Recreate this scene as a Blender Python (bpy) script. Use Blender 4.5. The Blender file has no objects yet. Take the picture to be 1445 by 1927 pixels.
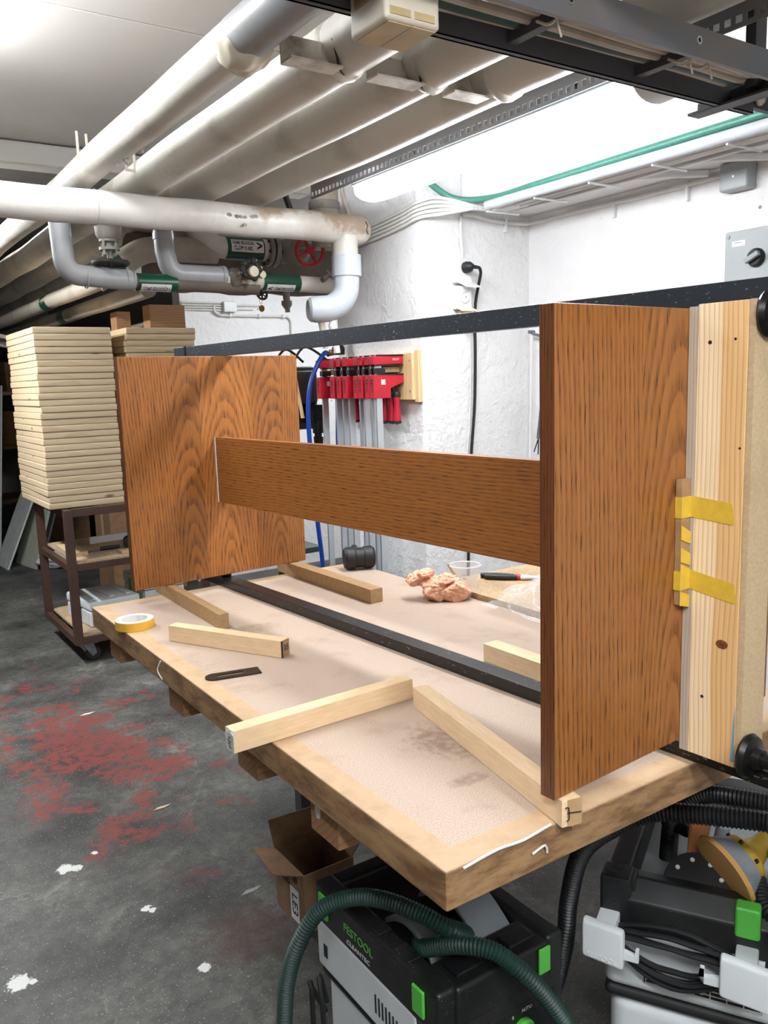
import bpy, bmesh, math, random
from mathutils import Vector, Matrix, Euler, noise
R = math.radians
random.seed(7)
SC = bpy.context.scene
COL = SC.collection
# ------------------------------------------------------------------ camera
cam_d = bpy.data.cameras.new('camera')
cam = bpy.data.objects.new('camera', cam_d)
COL.objects.link(cam)
cam_d.sensor_fit = 'HORIZONTAL'
cam_d.sensor_width = 36.0
cam_d.lens = 36.0 * 1573.3 / 1445.0
cam_d.clip_start = 0.02
_r = Vector((0.8285, -0.5591, -0.0321)).normalized()
_f = Vector((0.5487, 0.8215, -0.1548)).normalized()
_r = (_r - _f * _r.dot(_f)).normalized()
_u = _r.cross(_f)
cam.matrix_world = Matrix(((_r.x, _u.x, -_f.x, 0), (_r.y, _u.y, -_f.y, 0), (_r.z, _u.z, -_f.z, 1.52), (0, 0, 0, 1)))
SC.camera = cam
# ------------------------------------------------------------------ world, exposure, lamp strengths
W = bpy.data.worlds.new('world'); SC.world = W; W.use_nodes = True
W.node_tree.nodes['Background'].inputs[0].default_value = (0.9, 0.95, 1.0, 1)
W.node_tree.nodes['Background'].inputs[1].default_value = 0.10
SC.view_settings.view_transform = 'Standard'
SC.view_settings.look = 'None'
SC.view_settings.gamma = 1.0
SC.view_settings.use_curve_mapping = False
SC.view_settings.exposure = 0.75
LAMP_OVER = 30.0     # tube fixture over the bench
LAMP_LEFT = 24.0     # fixtures over the aisle to the left
FILL_FAR = 95.0      # unseen fill fixture added over the far aisle
FILL_BACK = 52.0     # unseen fill fixtures added behind the camera and in the rear recess
TH = R(3.93)
DM = Matrix.Rotation(TH, 4, 'Z')      # the desk and its clamps stand slightly skewed on the bench

# ------------------------------------------------------------------ node helpers
def lin(c):
    if isinstance(c, str):
        c = c.lstrip('#'); c = [int(c[i:i + 2], 16) / 255 for i in (0, 2, 4)]
    return tuple((v / 12.92 if v <= 0.04045 else ((v + 0.055) / 1.055) ** 2.4) for v in c[:3]) + (1.0,)

class G:
    def __init__(s, name):
        s.m = bpy.data.materials.new(name); s.m.use_nodes = True
        s.t = s.m.node_tree; s.b = s.t.nodes['Principled BSDF']; s._oc = None
    def put(s, node, key, v):
        if v is None: return
        i = node.inputs[key]
        if isinstance(v, bpy.types.NodeSocket): s.t.links.new(v, i)
        else:
            if i.type == 'RGBA' and isinstance(v, str): v = lin(v)
            i.default_value = v
    def n(s, typ, out=0, props=None, **kw):
        nd = s.t.nodes.new('ShaderNode' + typ)
        for k, v in (props or {}).items(): setattr(nd, k, v)
        for k, v in kw.items(): s.put(nd, k.replace('_', ' '), v)
        return nd.outputs[out]
    def oc(s):
        if s._oc is None: s._oc = s.n('TexCoord', 'Object')
        return s._oc
    def xyz(s, v=None):
        nd = s.t.nodes.new('ShaderNodeSeparateXYZ'); s.put(nd, 0, v or s.oc()); return nd.outputs
    def vec(s, x, y, z):
        nd = s.t.nodes.new('ShaderNodeCombineXYZ')
        for i, v in enumerate((x, y, z)): s.put(nd, i, v)
        return nd.outputs[0]
    def ma(s, op, a, b=None, c=None):
        nd = s.t.nodes.new('ShaderNodeMath'); nd.operation = op
        for i, v in enumerate((a, b, c)):
            if v is not None: s.put(nd, i, v)
        return nd.outputs[0]
    def noise(s, scale, detail=3, vec=None, rough=0.5, dist=0.0, out=0):
        return s.n('TexNoise', out, Vector=vec or s.oc(), Scale=scale, Detail=detail, Roughness=rough, Distortion=dist)
    def scaled(s, sx, sy, sz, off=(0, 0, 0), vec=None):
        return s.n('Mapping', Vector=vec or s.oc(), Scale=(sx, sy, sz), Location=off)
    def ramp(s, fac, stops, interp='LINEAR', out=0):
        nd = s.t.nodes.new('ShaderNodeValToRGB'); cr = nd.color_ramp; cr.interpolation = interp
        while len(cr.elements) < len(stops): cr.elements.new(0.5)
        for e, (p, c) in zip(cr.elements, stops):
            e.position = p
            e.color = lin(c) if isinstance(c, str) else ((c, c, c, 1) if isinstance(c, (int, float)) else tuple(c) + (1,))
        s.put(nd, 0, fac); return nd.outputs[out]
    def mix(s, fac, a, b, blend='MIX'):
        nd = s.t.nodes.new('ShaderNodeMix'); nd.data_type = 'RGBA'; nd.blend_type = blend
        s.put(nd, 0, fac)
        for i, v in ((6, a), (7, b)):
            if isinstance(v, str): v = lin(v)
            s.put(nd, i, v)
        return nd.outputs[2]
    def bump(s, h, strength=0.3, dist=0.002):
        nd = s.t.nodes.new('ShaderNodeBump'); nd.inputs['Strength'].default_value = strength
        nd.inputs['Distance'].default_value = dist; s.put(nd, 'Height', h)
        s.t.links.new(nd.outputs[0], s.b.inputs['Normal'])
    def done(s, color=None, rough=0.5, metal=0.0, **kw):
        s.put(s.b, 'Base Color', color); s.put(s.b, 'Roughness', rough); s.put(s.b, 'Metallic', metal)
        for k, v in kw.items(): s.put(s.b, k.replace('_', ' '), v)
        return s.m

def plain(name, c, rough=0.5, metal=0.0, var=0.12, scale=18, bump=0.0, **kw):
    g = G(name); n = g.noise(scale, 4)
    dark = tuple(v * (1 - var * 2) for v in lin(c)[:3]) + (1,)
    col = g.mix(g.ramp(n, [(0.3, 0.0), (0.7, 1.0)]), dark, lin(c))
    if bump: g.bump(g.noise(scale * 6, 3), bump, 0.002)
    return g.done(col, rough, metal, **kw)

def oak(name, along, across, thick, bounds, tones, cents, light='#a8743e', dark='#3d2111', freq=150.0, slope=0.055, rough=0.32, seed=0.0, wob=0.03, t0=0.0):
    g = G(name); ax = g.xyz(); A, L, T = ax['XYZ'.index(across)], ax['XYZ'.index(along)], g.ma('SUBTRACT', ax['XYZ'.index(thick)], t0)
    lo, hi = bounds[0], bounds[-1]
    u = g.ma('DIVIDE', g.ma('SUBTRACT', A, lo), hi - lo)
    st = []
    for i in range(len(tones)):
        st.append(((bounds[i] - lo) / (hi - lo), (tones[i], 0.5 + 0.2 * (cents[i][0] - lo) / (hi - lo), cents[i][1])))
    rp = g.ramp(u, st, 'CONSTANT')
    sp = g.t.nodes.new('ShaderNodeSeparateColor'); g.put(sp, 0, rp)
    tone, cx, dd = sp.outputs
    ctr = g.ma('ADD', g.ma('MULTIPLY', g.ma('SUBTRACT', cx, 0.5), 5.0 * (hi - lo)), lo)
    v1 = g.vec(g.ma('ADD', g.ma('MULTIPLY', A, 7.0), g.ma('MULTIPLY', tone, 31.0)), g.ma('MULTIPLY', L, 3.2), g.ma('ADD', g.ma('MULTIPLY', T, 6.0), seed))
    w1 = g.ma('MULTIPLY', g.ma('SUBTRACT', g.noise(1.0, 2, v1), 0.5), wob)
    v2 = g.vec(g.ma('MULTIPLY', A, 60.0), g.ma('MULTIPLY', L, 14.0), g.ma('MULTIPLY', T, 60.0))
    w2 = g.ma('MULTIPLY', g.ma('SUBTRACT', g.noise(1.0, 2, v2), 0.5), 0.0035)
    da = g.ma('ADD', g.ma('SUBTRACT', A, ctr), g.ma('MULTIPLY', w1, 0.35))
    dz = g.ma('ADD', g.ma('ADD', g.ma('MULTIPLY', dd, 0.30), g.ma('MULTIPLY', L, slope)), g.ma('ADD', w1, T))
    r = g.ma('ADD', g.ma('SQRT', g.ma('ADD', g.ma('MULTIPLY', da, da), g.ma('MULTIPLY', dz, dz))), w2)
    ph = g.ma('FRACT', g.ma('MULTIPLY', r, freq))
    line = g.ramp(ph, [(0.0, 0.95), (0.22, 0.8), (0.5, 0.12), (0.9, 0.0), (1.0, 0.9)])
    pv = g.vec(g.ma('MULTIPLY', A, 620.0), g.ma('MULTIPLY', L, 22.0), g.ma('MULTIPLY', T, 620.0))
    pores = g.ramp(g.noise(1.0, 2, pv), [(0.50, 0.0), (0.66, 1.0)])
    fine = g.noise(1.0, 3, g.vec(g.ma('MULTIPLY', A, 90.0), g.ma('MULTIPLY', L, 3.0), g.ma('MULTIPLY', T, 90.0)))
    f = g.ma('ADD', g.ma('MULTIPLY', line, g.ma('ADD', 0.30, g.ma('MULTIPLY', pores, 0.62))), g.ma('MULTIPLY', pores, 0.20))
    f = g.ma('MINIMUM', g.ma('ADD', f, g.ma('MULTIPLY', g.ma('SUBTRACT', 0.55, fine), 0.5)), 1.0)
    base = g.mix(f, light, dark)
    tn = g.ma('ADD', 0.45, g.ma('MULTIPLY', tone, 1.1))
    cl = g.n('HueSaturation', Color=base, Value=tn, Saturation=1.0)
    g.bump(g.ma('MULTIPLY', f, -1.0), 0.25, 0.0008)
    return g.done(cl, g.ma('ADD', rough, g.ma('MULTIPLY', f, 0.15)))

def softwood(name, along, light, mid, freq=55.0, rough=0.6, knots=0.0, seed=0.0, w=0.5, vary=False, heart=None):
    g = G(name); ax = g.xyz(); i = 'XYZ'.index(along); o = [j for j in range(3) if j != i]
    L = ax[i]; A = ax[o[0]]; B = ax[o[1]]
    vo_off = None
    if vary:
        lz = g.xyz(g.n('ObjectInfo', 'Location'))[2]; L = g.ma('ADD', L, g.ma('MULTIPLY', lz, 23.0)); B = g.ma('ADD', B, g.ma('MULTIPLY', lz, 7.0))
        vo_off = g.vec(g.ma('MULTIPLY', L, 3.2), g.ma('MULTIPLY', A, 5.0), g.ma('MULTIPLY', B, 9.0))
    wv = g.noise(1.0, 2, g.vec(g.ma('ADD', g.ma('MULTIPLY', A, 5.0), seed), g.ma('MULTIPLY', L, 1.6), g.ma('MULTIPLY', B, 5.0)))
    q = g.ma('ADD', g.ma('ADD', g.ma('MULTIPLY', A, freq * 0.9), g.ma('MULTIPLY', B, freq)), g.ma('MULTIPLY', wv, 5.0))
    ring = g.ramp(g.ma('FRACT', q), [(0.0, 0.05), (0.55, 0.25), (0.88, 1.0), (1.0, 0.05)])
    fine = g.noise(1.0, 3, g.vec(g.ma('MULTIPLY', A, 200.0), g.ma('MULTIPLY', L, 6.0), g.ma('MULTIPLY', B, 200.0)))
    f = g.ma('ADD', g.ma('MULTIPLY', ring, w), g.ma('MULTIPLY', g.ma('SUBTRACT', fine, 0.4), 0.5))
    col = g.mix(f, light, mid)
    if heart is not None:
        hv = g.ma('ADD', ax['XYZ'.index(heart[0])], g.ma('MULTIPLY', g.ma('SUBTRACT', wv, 0.5), 0.05))
        col = g.mix(g.ramp(g.ma('ADD', g.ma('MULTIPLY', hv, heart[1]), 0.5), [(0.46, 1.0), (0.52, 0.0)]), col, g.mix(1.0, col, heart[2], 'MULTIPLY'))
    if knots:
        vo = g.n('TexVoronoi', 'Distance', Vector=vo_off if vary else g.scaled(*[6.0 if j != i else 2.4 for j in range(3)], off=(seed, seed * 2, 0)), Scale=1.0)
        col = g.mix(g.ramp(vo, [(0.0, 1.0), (knots, 0.8), (knots * 1.6, 0.0)]), col, '#4a2a14')
    return g.done(col, rough)

def speck(name, c1, c2, scale=260, rough=0.8, dirt=None, stretch=(1, 1, 1)):
    g = G(name); n = g.noise(scale, 3, g.scaled(*stretch), rough=0.65)
    col = g.mix(g.ramp(n, [(0.35, 0.0), (0.68, 1.0)]), c2, c1)
    if dirt:
        col = g.mix(g.ma('MULTIPLY', g.ramp(g.noise(5.0, 5, rough=0.6), [(0.52, 0.0), (0.72, 1.0)]), 0.6), col, dirt)
    g.bump(n, 0.08, 0.001)
    return g.done(col, rough)

def paint(name, c, grime='#6f5a45', amt=0.45, scale=3.0, rough=0.45, chips=0.0, bump=0.25, bscale=30):
    g = G(name)
    n = g.noise(scale, 6, rough=0.62); k = g.ma('MULTIPLY', g.ramp(n, [(0.5, 0.0), (0.75, 1.0)]), amt)
    col = g.mix(k, lin(c), grime)
    if chips:
        col = g.mix(g.ramp(g.noise(9.0, 6, rough=0.7), [(1 - chips, 0.0), (1 - chips + 0.015, 1.0)]), col, '#4d3f33')
    g.bump(g.noise(bscale, 4), bump, 0.004)
    return g.done(col, g.ma('ADD', rough, g.ma('MULTIPLY', n, 0.15)))

# ------------------------------------------------------------------ mesh helpers
def ortho(d):
    d = Vector(d).normalized(); a = Vector((0, 0, 1)) if abs(d.z) < 0.9 else Vector((1, 0, 0))
    u = d.cross(a).normalized(); return u, d.cross(u).normalized()

class MB:
    def __init__(s, T=None): s.b = bmesh.new(); s.T = T
    def _m(s, t, mat=None):
        if mat is not None: bmesh.ops.transform(t, matrix=mat, verts=t.verts)
        me = bpy.data.meshes.new('t'); t.to_mesh(me); t.free(); s.b.from_mesh(me); bpy.data.meshes.remove(me); return s
    def box(s, lo, hi, bev=0.0, seg=2, mat=None):
        t = bmesh.new(); bmesh.ops.create_cube(t, size=1.0)
        c = [(a + b) / 2 for a, b in zip(lo, hi)]; z = [abs(b - a) for a, b in zip(lo, hi)]
        for v in t.verts: v.co = Vector((c[0] + v.co.x * z[0], c[1] + v.co.y * z[1], c[2] + v.co.z * z[2]))
        if bev > 0: bmesh.ops.bevel(t, geom=t.edges[:], offset=min(bev, min(z) * 0.49), segments=seg, profile=0.5, affect='EDGES')
        return s._m(t, mat)
    def prism(s, pts, axis, a, b, bev=0.0, mat=None):
        # outline in the two other axes (order x,y,z), extruded along axis from a to b
        t = bmesh.new(); i = 'xyz'.index(axis); o = [j for j in range(3) if j != i]
        def P(p, h): q = [0, 0, 0]; q[o[0]], q[o[1]], q[i] = p[0], p[1], h; return q
        v0 = [t.verts.new(P(p, a)) for p in pts]; v1 = [t.verts.new(P(p, b)) for p in pts]; n = len(pts)
        t.faces.new(v0); t.faces.new(v1)
        for k in range(n): t.faces.new((v0[k], v0[(k + 1) % n], v1[(k + 1) % n], v1[k]))
        bmesh.ops.recalc_face_normals(t, faces=t.faces[:])
        if bev > 0: bmesh.ops.bevel(t, geom=t.edges[:], offset=bev, segments=2, profile=0.5, affect='EDGES')
        return s._m(t, mat)
    def cyl(s, p0, p1, r0, r1=None, seg=20, caps=True): return s.tube([p0, p1], [r0, r0 if r1 is None else r1], seg, caps)
    def tube(s, pts, r, seg=12, caps=True, flat=None):
        pts = [Vector(p) for p in pts]; n = len(pts); rr = r if isinstance(r, (list, tuple)) else [r] * n
        t = bmesh.new(); rings = []; u = None
        for k in range(n):
            d = (pts[min(k + 1, n - 1)] - pts[max(k - 1, 0)])
            if d.length < 1e-9: d = Vector((0, 0, 1))
            d.normalize()
            if u is None: u, w = ortho(d)
            else:
                u = (u - d * u.dot(d))
                if u.length < 1e-6: u, w = ortho(d)
                u.normalize(); w = d.cross(u).normalized()
            rings.append([t.verts.new(pts[k] + (u * math.cos(a) + w * math.sin(a) * (flat or 1.0)) * rr[k]) for a in (2 * math.pi * j / seg for j in range(seg))])
        for k in range(n - 1):
            for j in range(seg): t.faces.new((rings[k][j], rings[k][(j + 1) % seg], rings[k + 1][(j + 1) % seg], rings[k + 1][j]))
        if caps: t.faces.new(rings[0]); t.faces.new(rings[-1])
        bmesh.ops.recalc_face_normals(t, faces=t.faces[:])
        return s._m(t)
    def lathe(s, prof, c=(0, 0, 0), axis=(0, 0, 1), seg=28, caps=True):
        # prof: list of (radius, height along axis)
        d = Vector(axis).normalized(); u, w = ortho(d); c = Vector(c); t = bmesh.new(); rings = []
        for r, h in prof:
            rings.append([t.verts.new(c + d * h + (u * math.cos(a) + w * math.sin(a)) * max(r, 1e-5)) for a in (2 * math.pi * j / seg for j in range(seg))])
        for k in range(len(prof) - 1):
            for j in range(seg): t.faces.new((rings[k][j], rings[k][(j + 1) % seg], rings[k + 1][(j + 1) % seg], rings[k + 1][j]))
        if caps: t.faces.new(rings[0]); t.faces.new(rings[-1])
        bmesh.ops.recalc_face_normals(t, faces=t.faces[:])
        return s._m(t)
    def torus(s, c, axis, Rr, r, seg=40, rs=10):
        d = Vector(axis).normalized(); u, w = ortho(d); c = Vector(c); t = bmesh.new(); g = []
        for i in range(seg):
            a = 2 * math.pi * i / seg; e = u * math.cos(a) + w * math.sin(a)
            g.append([t.verts.new(c + e * (Rr + r * math.cos(b)) + d * r * math.sin(b)) for b in (2 * math.pi * j / rs for j in range(rs))])
        for i in range(seg):
            for j in range(rs): t.faces.new((g[i][j], g[(i + 1) % seg][j], g[(i + 1) % seg][(j + 1) % rs], g[i][(j + 1) % rs]))
        bmesh.ops.recalc_face_normals(t, faces=t.faces[:])
        return s._m(t)
    def quad(s, *p):
        t = bmesh.new(); t.faces.new([t.verts.new(q) for q in p]); return s._m(t)
    def blob(s, c, size, sub=3, amp=0.2, fr=3.0, seed=0, ridged=False):
        t = bmesh.new(); bmesh.ops.create_icosphere(t, subdivisions=sub, radius=1.0)
        for v in t.verts:
            p = v.co.normalized()
            q = noise.noise(p * fr + Vector((seed, seed * 1.7, 0)))
            if ridged: q = 1 - 2 * abs(q) * 1.6
            k = 1 + amp * q
            v.co = Vector((c[0] + p.x * size[0] * k, c[1] + p.y * size[1] * k, c[2] + p.z * size[2] * k))
        return s._m(t)
    def crumple(s, c, size, seed):
        # folded paper: facets pushed in and out by cell noise
        t = bmesh.new(); bmesh.ops.create_icosphere(t, subdivisions=4, radius=1.0); q = random.Random(seed)
        pl = [(Vector((q.uniform(-1, 1), q.uniform(-1, 1), q.uniform(-0.6, 1))).normalized(), q.uniform(0.62, 1.0)) for _ in range(26)]
        for v in t.verts:
            p = v.co.normalized(); k = 1.25
            for n, h in pl:
                e = p.dot(n)
                if e > 0.05: k = min(k, h / e)
            k *= 1 - 0.30 * abs(noise.noise(p * 2.6 + Vector((seed, 0, 0)))) + 0.07 * noise.noise(p * 7 + Vector((0, seed, 0)))
            v.co = Vector((c[0] + p.x * size[0] * k, c[1] + p.y * size[1] * k, c[2] + p.z * size[2] * k))
        return s._m(t)
    def build(s, name, mat, parent=None, smooth=35, loc=None):
        bm = s.b
        if s.T is not None: bmesh.ops.transform(bm, matrix=s.T, verts=bm.verts)
        me = bpy.data.meshes.new(name)
        o = bpy.data.objects.new(name, me); COL.objects.link(o)
        if parent is not None:
            top = parent; M = Matrix.Identity(4)
            while top is not None: M = top.matrix_basis @ M; top = top.parent
            bmesh.ops.transform(bm, matrix=M.inverted(), verts=bm.verts); o.parent = parent
        elif loc is not None:
            o.matrix_basis = loc if isinstance(loc, Matrix) else Matrix.Translation(loc)
            bmesh.ops.transform(bm, matrix=o.matrix_basis.inverted(), verts=bm.verts)
        bm.to_mesh(me); bm.free()
        if smooth:
            me.shade_smooth(); me.set_sharp_from_angle(angle=R(smooth))
            wn = o.modifiers.new('weighted_normals', 'WEIGHTED_NORMAL'); wn.keep_sharp = True; wn.weight = 100
        if mat: me.materials.append(mat)
        return o

def tag(o, label=None, cat=None, group=None, kind=None):
    if label: o['label'] = label
    if cat: o['category'] = cat
    if group: o['group'] = group
    if kind: o['kind'] = kind
    return o

def thing(name, label, cat, loc=(0, 0, 0), rz=0.0, group=None):
    o = bpy.data.objects.new(name, None); COL.objects.link(o); o.empty_display_size = 0.05
    o.location = loc; o.rotation_euler = (0, 0, rz)
    o.matrix_basis = Matrix.Translation(loc) @ Matrix.Rotation(rz, 4, 'Z')
    return tag(o, label, cat, group)

def struct(o): o['kind'] = 'structure'; return o

def copy_tree(o, parent=None):
    c = o.copy(); COL.objects.link(c); c.parent = parent
    for ch in list(o.children): copy_tree(ch, c)
    return c

def spline(pts, step=0.01):
    P = [Vector(p) for p in pts]; out = []
    for i in range(len(P) - 1):
        a, b, c, d = P[max(i - 1, 0)], P[i], P[i + 1], P[min(i + 2, len(P) - 1)]
        n = max(2, int((c - b).length / step))
        for k in range(n):
            t = k / n
            out.append(0.5 * ((2 * b) + (c - a) * t + (2 * a - 5 * b + 4 * c - d) * t * t + (3 * b - a - 3 * c + d) * t ** 3))
    out.append(P[-1]); return out

def ribbed(mb, pts, r, pitch=0.0065, depth=0.16, seg=14):
    path = spline(pts, pitch / 4); L = [0.0]
    for a, b in zip(path, path[1:]): L.append(L[-1] + (b - a).length)
    tot = L[-1]; n = int(tot / pitch * 4); out = []; rr = []; j = 0
    for k in range(n + 1):
        s = tot * k / n
        while j < len(L) - 2 and L[j + 1] < s: j += 1
        t = (s - L[j]) / max(L[j + 1] - L[j], 1e-9); out.append(path[j].lerp(path[j + 1], min(max(t, 0), 1)))
        rr.append(r * (1 - depth * (0, 0.5, 1, 0.5)[k % 4]))
    return mb.tube(out, rr, seg)

def elbow(c, a, b, rad, n=8):
    # points of a 90 degree bend with corner c, coming from direction a (unit, from c) to direction b
    c = Vector(c); a = Vector(a); b = Vector(b); ctr = c + a * rad + b * rad
    return [ctr - b * rad * math.cos(t) - a * rad * math.sin(t) for t in (math.pi / 2 * k / n for k in range(n + 1))]

def text(name, body, size, M, mat, parent, extrude=0.0003, bend=None, sx=1.0, bold=0.0):
    # M places the text plane (x right, y up, z towards the reader) in the world
    cu = bpy.data.curves.new(name, 'FONT'); cu.body = body; cu.size = size; cu.extrude = extrude
    cu.offset = bold; cu.align_x = 'CENTER'; cu.align_y = 'CENTER'; cu.resolution_u = 3
    o = bpy.data.objects.new(name, cu); COL.objects.link(o)
    bpy.context.view_layer.update()
    me = bpy.data.meshes.new_from_object(o.evaluated_get(bpy.context.evaluated_depsgraph_get()))
    bpy.data.objects.remove(o); bpy.data.curves.remove(cu)
    b = MB(); b.b.from_mesh(me); bpy.data.meshes.remove(me)
    for v in b.b.verts:
        v.co.x *= sx
        if bend:
            a = v.co.y / bend; rr = bend + v.co.z
            v.co.y = rr * math.sin(a); v.co.z = rr * math.cos(a) - bend
    bmesh.ops.transform(b.b, matrix=M, verts=b.b.verts)
    return b.build(name, mat, parent, smooth=0)

def basis(o, x, y):
    x = Vector(x).normalized(); y = Vector(y); y = (y - x * y.dot(x)).normalized(); z = x.cross(y)
    return Matrix(((x.x, y.x, z.x, o[0]), (x.y, y.y, z.y, o[1]), (x.z, y.z, z.z, o[2]), (0, 0, 0, 1)))

ORD = ['topmost', 'second', 'third', 'fourth', 'fifth', 'sixth', 'seventh', 'eighth', 'ninth', 'tenth', 'eleventh', 'twelfth', 'thirteenth', 'fourteenth', 'fifteenth', 'sixteenth', 'seventeenth', 'eighteenth', 'nineteenth', 'twentieth', 'twenty-first', 'twenty-second', 'twenty-third', 'twenty-fourth', 'twenty-fifth', 'twenty-sixth', 'twenty-seventh', 'lowest']
# ------------------------------------------------------------------ materials
M = {}
def floor_mat():
    g = G('floor_concrete'); x, y, z = g.xyz()
    n1 = g.noise(2.2, 8, rough=0.62); n2 = g.noise(28, 6, rough=0.65); n3 = g.noise(160, 3)
    col = g.mix(g.ramp(n1, [(0.36, 0.0), (0.66, 1.0)]), '#2c2c2a', '#6b6a64')
    col = g.mix(g.ma('MULTIPLY', g.ramp(n2, [(0.40, 1.0), (0.58, 0.0)]), 0.5), col, '#2b2a28')
    col = g.mix(g.ma('MULTIPLY', g.ramp(n3, [(0.64, 0.0), (0.68, 1.0)]), 0.6), col, '#b5b0a6')
    dx = g.ma('DIVIDE', g.ma('SUBTRACT', x, 0.80), 0.42); dy = g.ma('DIVIDE', g.ma('SUBTRACT', y, 3.55), 1.05)
    e = g.ma('SQRT', g.ma('ADD', g.ma('MULTIPLY', dx, dx), g.ma('MULTIPLY', dy, dy)))
    red = g.ma('ADD', g.ma('MULTIPLY', g.noise(4.6, 10, rough=0.74, dist=0.3), 1.0), g.ma('MULTIPLY', g.ma('SUBTRACT', 1.0, e), 0.17))
    dx2 = g.ma('SUBTRACT', x, 0.84); dy2 = g.ma('SUBTRACT', y, 2.02)
    e2 = g.ma('SQRT', g.ma('ADD', g.ma('MULTIPLY', dx2, dx2), g.ma('MULTIPLY', dy2, dy2)))
    col = g.mix(g.ma('MULTIPLY', g.ramp(red, [(0.555, 0.0), (0.615, 0.92)]), g.ramp(n2, [(0.36, 0.15), (0.55, 1.0)])), col, '#7c342e')
    col = g.mix(g.ma('MULTIPLY', g.ramp(g.ma('ADD', e2, g.ma('MULTIPLY', n2, 0.3)), [(0.20, 0.55), (0.30, 0.0)]), 0.8), col, '#5f3a33')
    for (cx, cy, r) in ((0.269, 2.188, 0.034), (0.300, 2.17, 0.012), (0.642, 2.297, 0.017), (0.655, 2.28, 0.012), (0.687, 1.954, 0.019), (0.50, 2.66, 0.030), (0.53, 2.645, 0.02), (0.60, 2.70, 0.012)):
        ax = g.ma('SUBTRACT', x, cx); ay = g.ma('SUBTRACT', y, cy)
        dd = g.ma('SQRT', g.ma('ADD', g.ma('MULTIPLY', ax, ax), g.ma('MULTIPLY', ay, ay)))
        dd = g.ma('ADD', dd, g.ma('MULTIPLY', g.ma('SUBTRACT', g.noise(70, 3), 0.5), r * 1.6))
        col = g.mix(g.ramp(g.ma('DIVIDE', dd, r), [(0.78, 1.0), (0.95, 0.0)]), col, '#d6d6d2')
    # pale filler cracks
    cr = g.n('TexVoronoi', 'Distance', props={'feature': 'DISTANCE_TO_EDGE'}, Vector=g.n('VectorMath', props={'operation': 'ADD'}, **{}) if False else g.vec(g.ma('ADD', g.ma('MULTIPLY', x, 1.6), g.ma('MULTIPLY', n2, 0.25)), g.ma('ADD', g.ma('MULTIPLY', y, 1.0), g.ma('MULTIPLY', n2, 0.2)), 0.0), Scale=1.0)
    col = g.mix(g.ma('MULTIPLY', g.ramp(cr, [(0.0, 1.0), (0.012, 0.0)]), g.ramp(n1, [(0.5, 0.0), (0.62, 0.6)])), col, '#8d887e')
    g.bump(g.ma('ADD', n2, g.ma('MULTIPLY', red, 0.5)), 0.25, 0.004)
    return g.done(col, g.ma('ADD', 0.42, g.ma('MULTIPLY', n2, 0.25)))
M['floor'] = floor_mat()
def wall_mat():
    g = G('white_plaster'); n = g.noise(26, 5, rough=0.6); n2 = g.noise(90, 3)
    vo = g.n('TexVoronoi', 'Distance', Vector=g.scaled(5.2, 5.2, 5.2), Scale=1.0)
    col = g.mix(g.ramp(vo, [(0.0, 1.0), (0.028, 0.9), (0.036, 0.0)]), '#e4e3e3', '#7a7268')
    col = g.mix(g.ma('MULTIPLY', g.ramp(g.noise(1.4, 5), [(0.5, 0.0), (0.8, 1.0)]), 0.15), col, '#b9b2a8')
    g.bump(g.ma('ADD', g.ramp(n, [(0.45, 0.0), (0.7, 1.0)]), g.ma('MULTIPLY', n2, 0.25)), 0.55, 0.006)
    return g.done(col, 0.55)
M['wall'] = wall_mat()
M['soffit'] = paint('soffit_white_paint', '#e0e0e0', '#a49a8c', 0.15, bump=0.15)
M['ceil'] = paint('ceiling_panel_paint', '#c9c4be', '#8d8378', 0.25, 1.2, 0.33, bump=0.08, bscale=8)
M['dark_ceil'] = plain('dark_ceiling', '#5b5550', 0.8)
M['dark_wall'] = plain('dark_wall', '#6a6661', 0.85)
M['pipe_w'] = paint('white_lagging_paint', '#cdc8be', '#6d553b', 0.6, 3.0, 0.40, bump=0.4, bscale=22)
def cross_mat():
    g = G('stained_white_lagging'); x, y, z = g.xyz(); n = g.noise(5.0, 6, rough=0.65); n0 = g.noise(3.0, 6, rough=0.62)
    col = g.mix(g.ma('MULTIPLY', g.ramp(n0, [(0.5, 0.0), (0.75, 1.0)]), 0.5), '#d2cec7', '#8a7256')
    end = g.ma('ADD', g.ma('MULTIPLY', g.ma('SUBTRACT', x, 0.30), 1.6), g.ma('MULTIPLY', z, 11.0))
    k = g.ramp(g.ma('ADD', g.ma('MULTIPLY', end, 0.25), g.ma('MULTIPLY', n, 1.0)), [(0.62, 0.0), (0.74, 1.0)])
    col = g.mix(g.ma('MULTIPLY', k, 0.75), col, '#8a6b49')
    g.bump(g.noise(22, 4), 0.4, 0.004)
    return g.done(col, 0.45)
M['pipe_cross'] = cross_mat()
M['pipe_d'] = paint('dusty_lagging_paint', '#b0a698', '#6b543d', 0.75, 2.6, 0.5, bump=0.3)
M['pipe_g'] = paint('grey_plastic_sleeve', '#98999a', '#766b5c', 0.5, 4.0, 0.32, bump=0.03)
M['pipe_ww'] = paint('white_plastic_sleeve', '#bcc2ca', '#958b7e', 0.3, 5.0, 0.28, bump=0.05)
M['pipe_dirty'] = paint('dirty_duct_paint', '#63574c', '#3a2d22', 0.8, 3.0, 0.6)
M['green_band'] = plain('green_band_tape', '#04402b', 0.35, var=0.05)
M['label'] = plain('white_label', '#d6d4cf', 0.5, var=0.08, scale=30)
M['ink'] = plain('black_ink', '#141414', 0.6, var=0.0)
M['cast'] = paint('grey_painted_casting', '#8a847c', '#4f4236', 0.8, 9, 0.5)
M['cast_dk'] = plain('blackened_casting', '#2c2926', 0.6, 0.2)
M['red'] = plain('red_enamel', '#b81a2e', 0.4, var=0.10)
M['brass'] = plain('brass', '#a98546', 0.35, 0.9)
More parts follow.
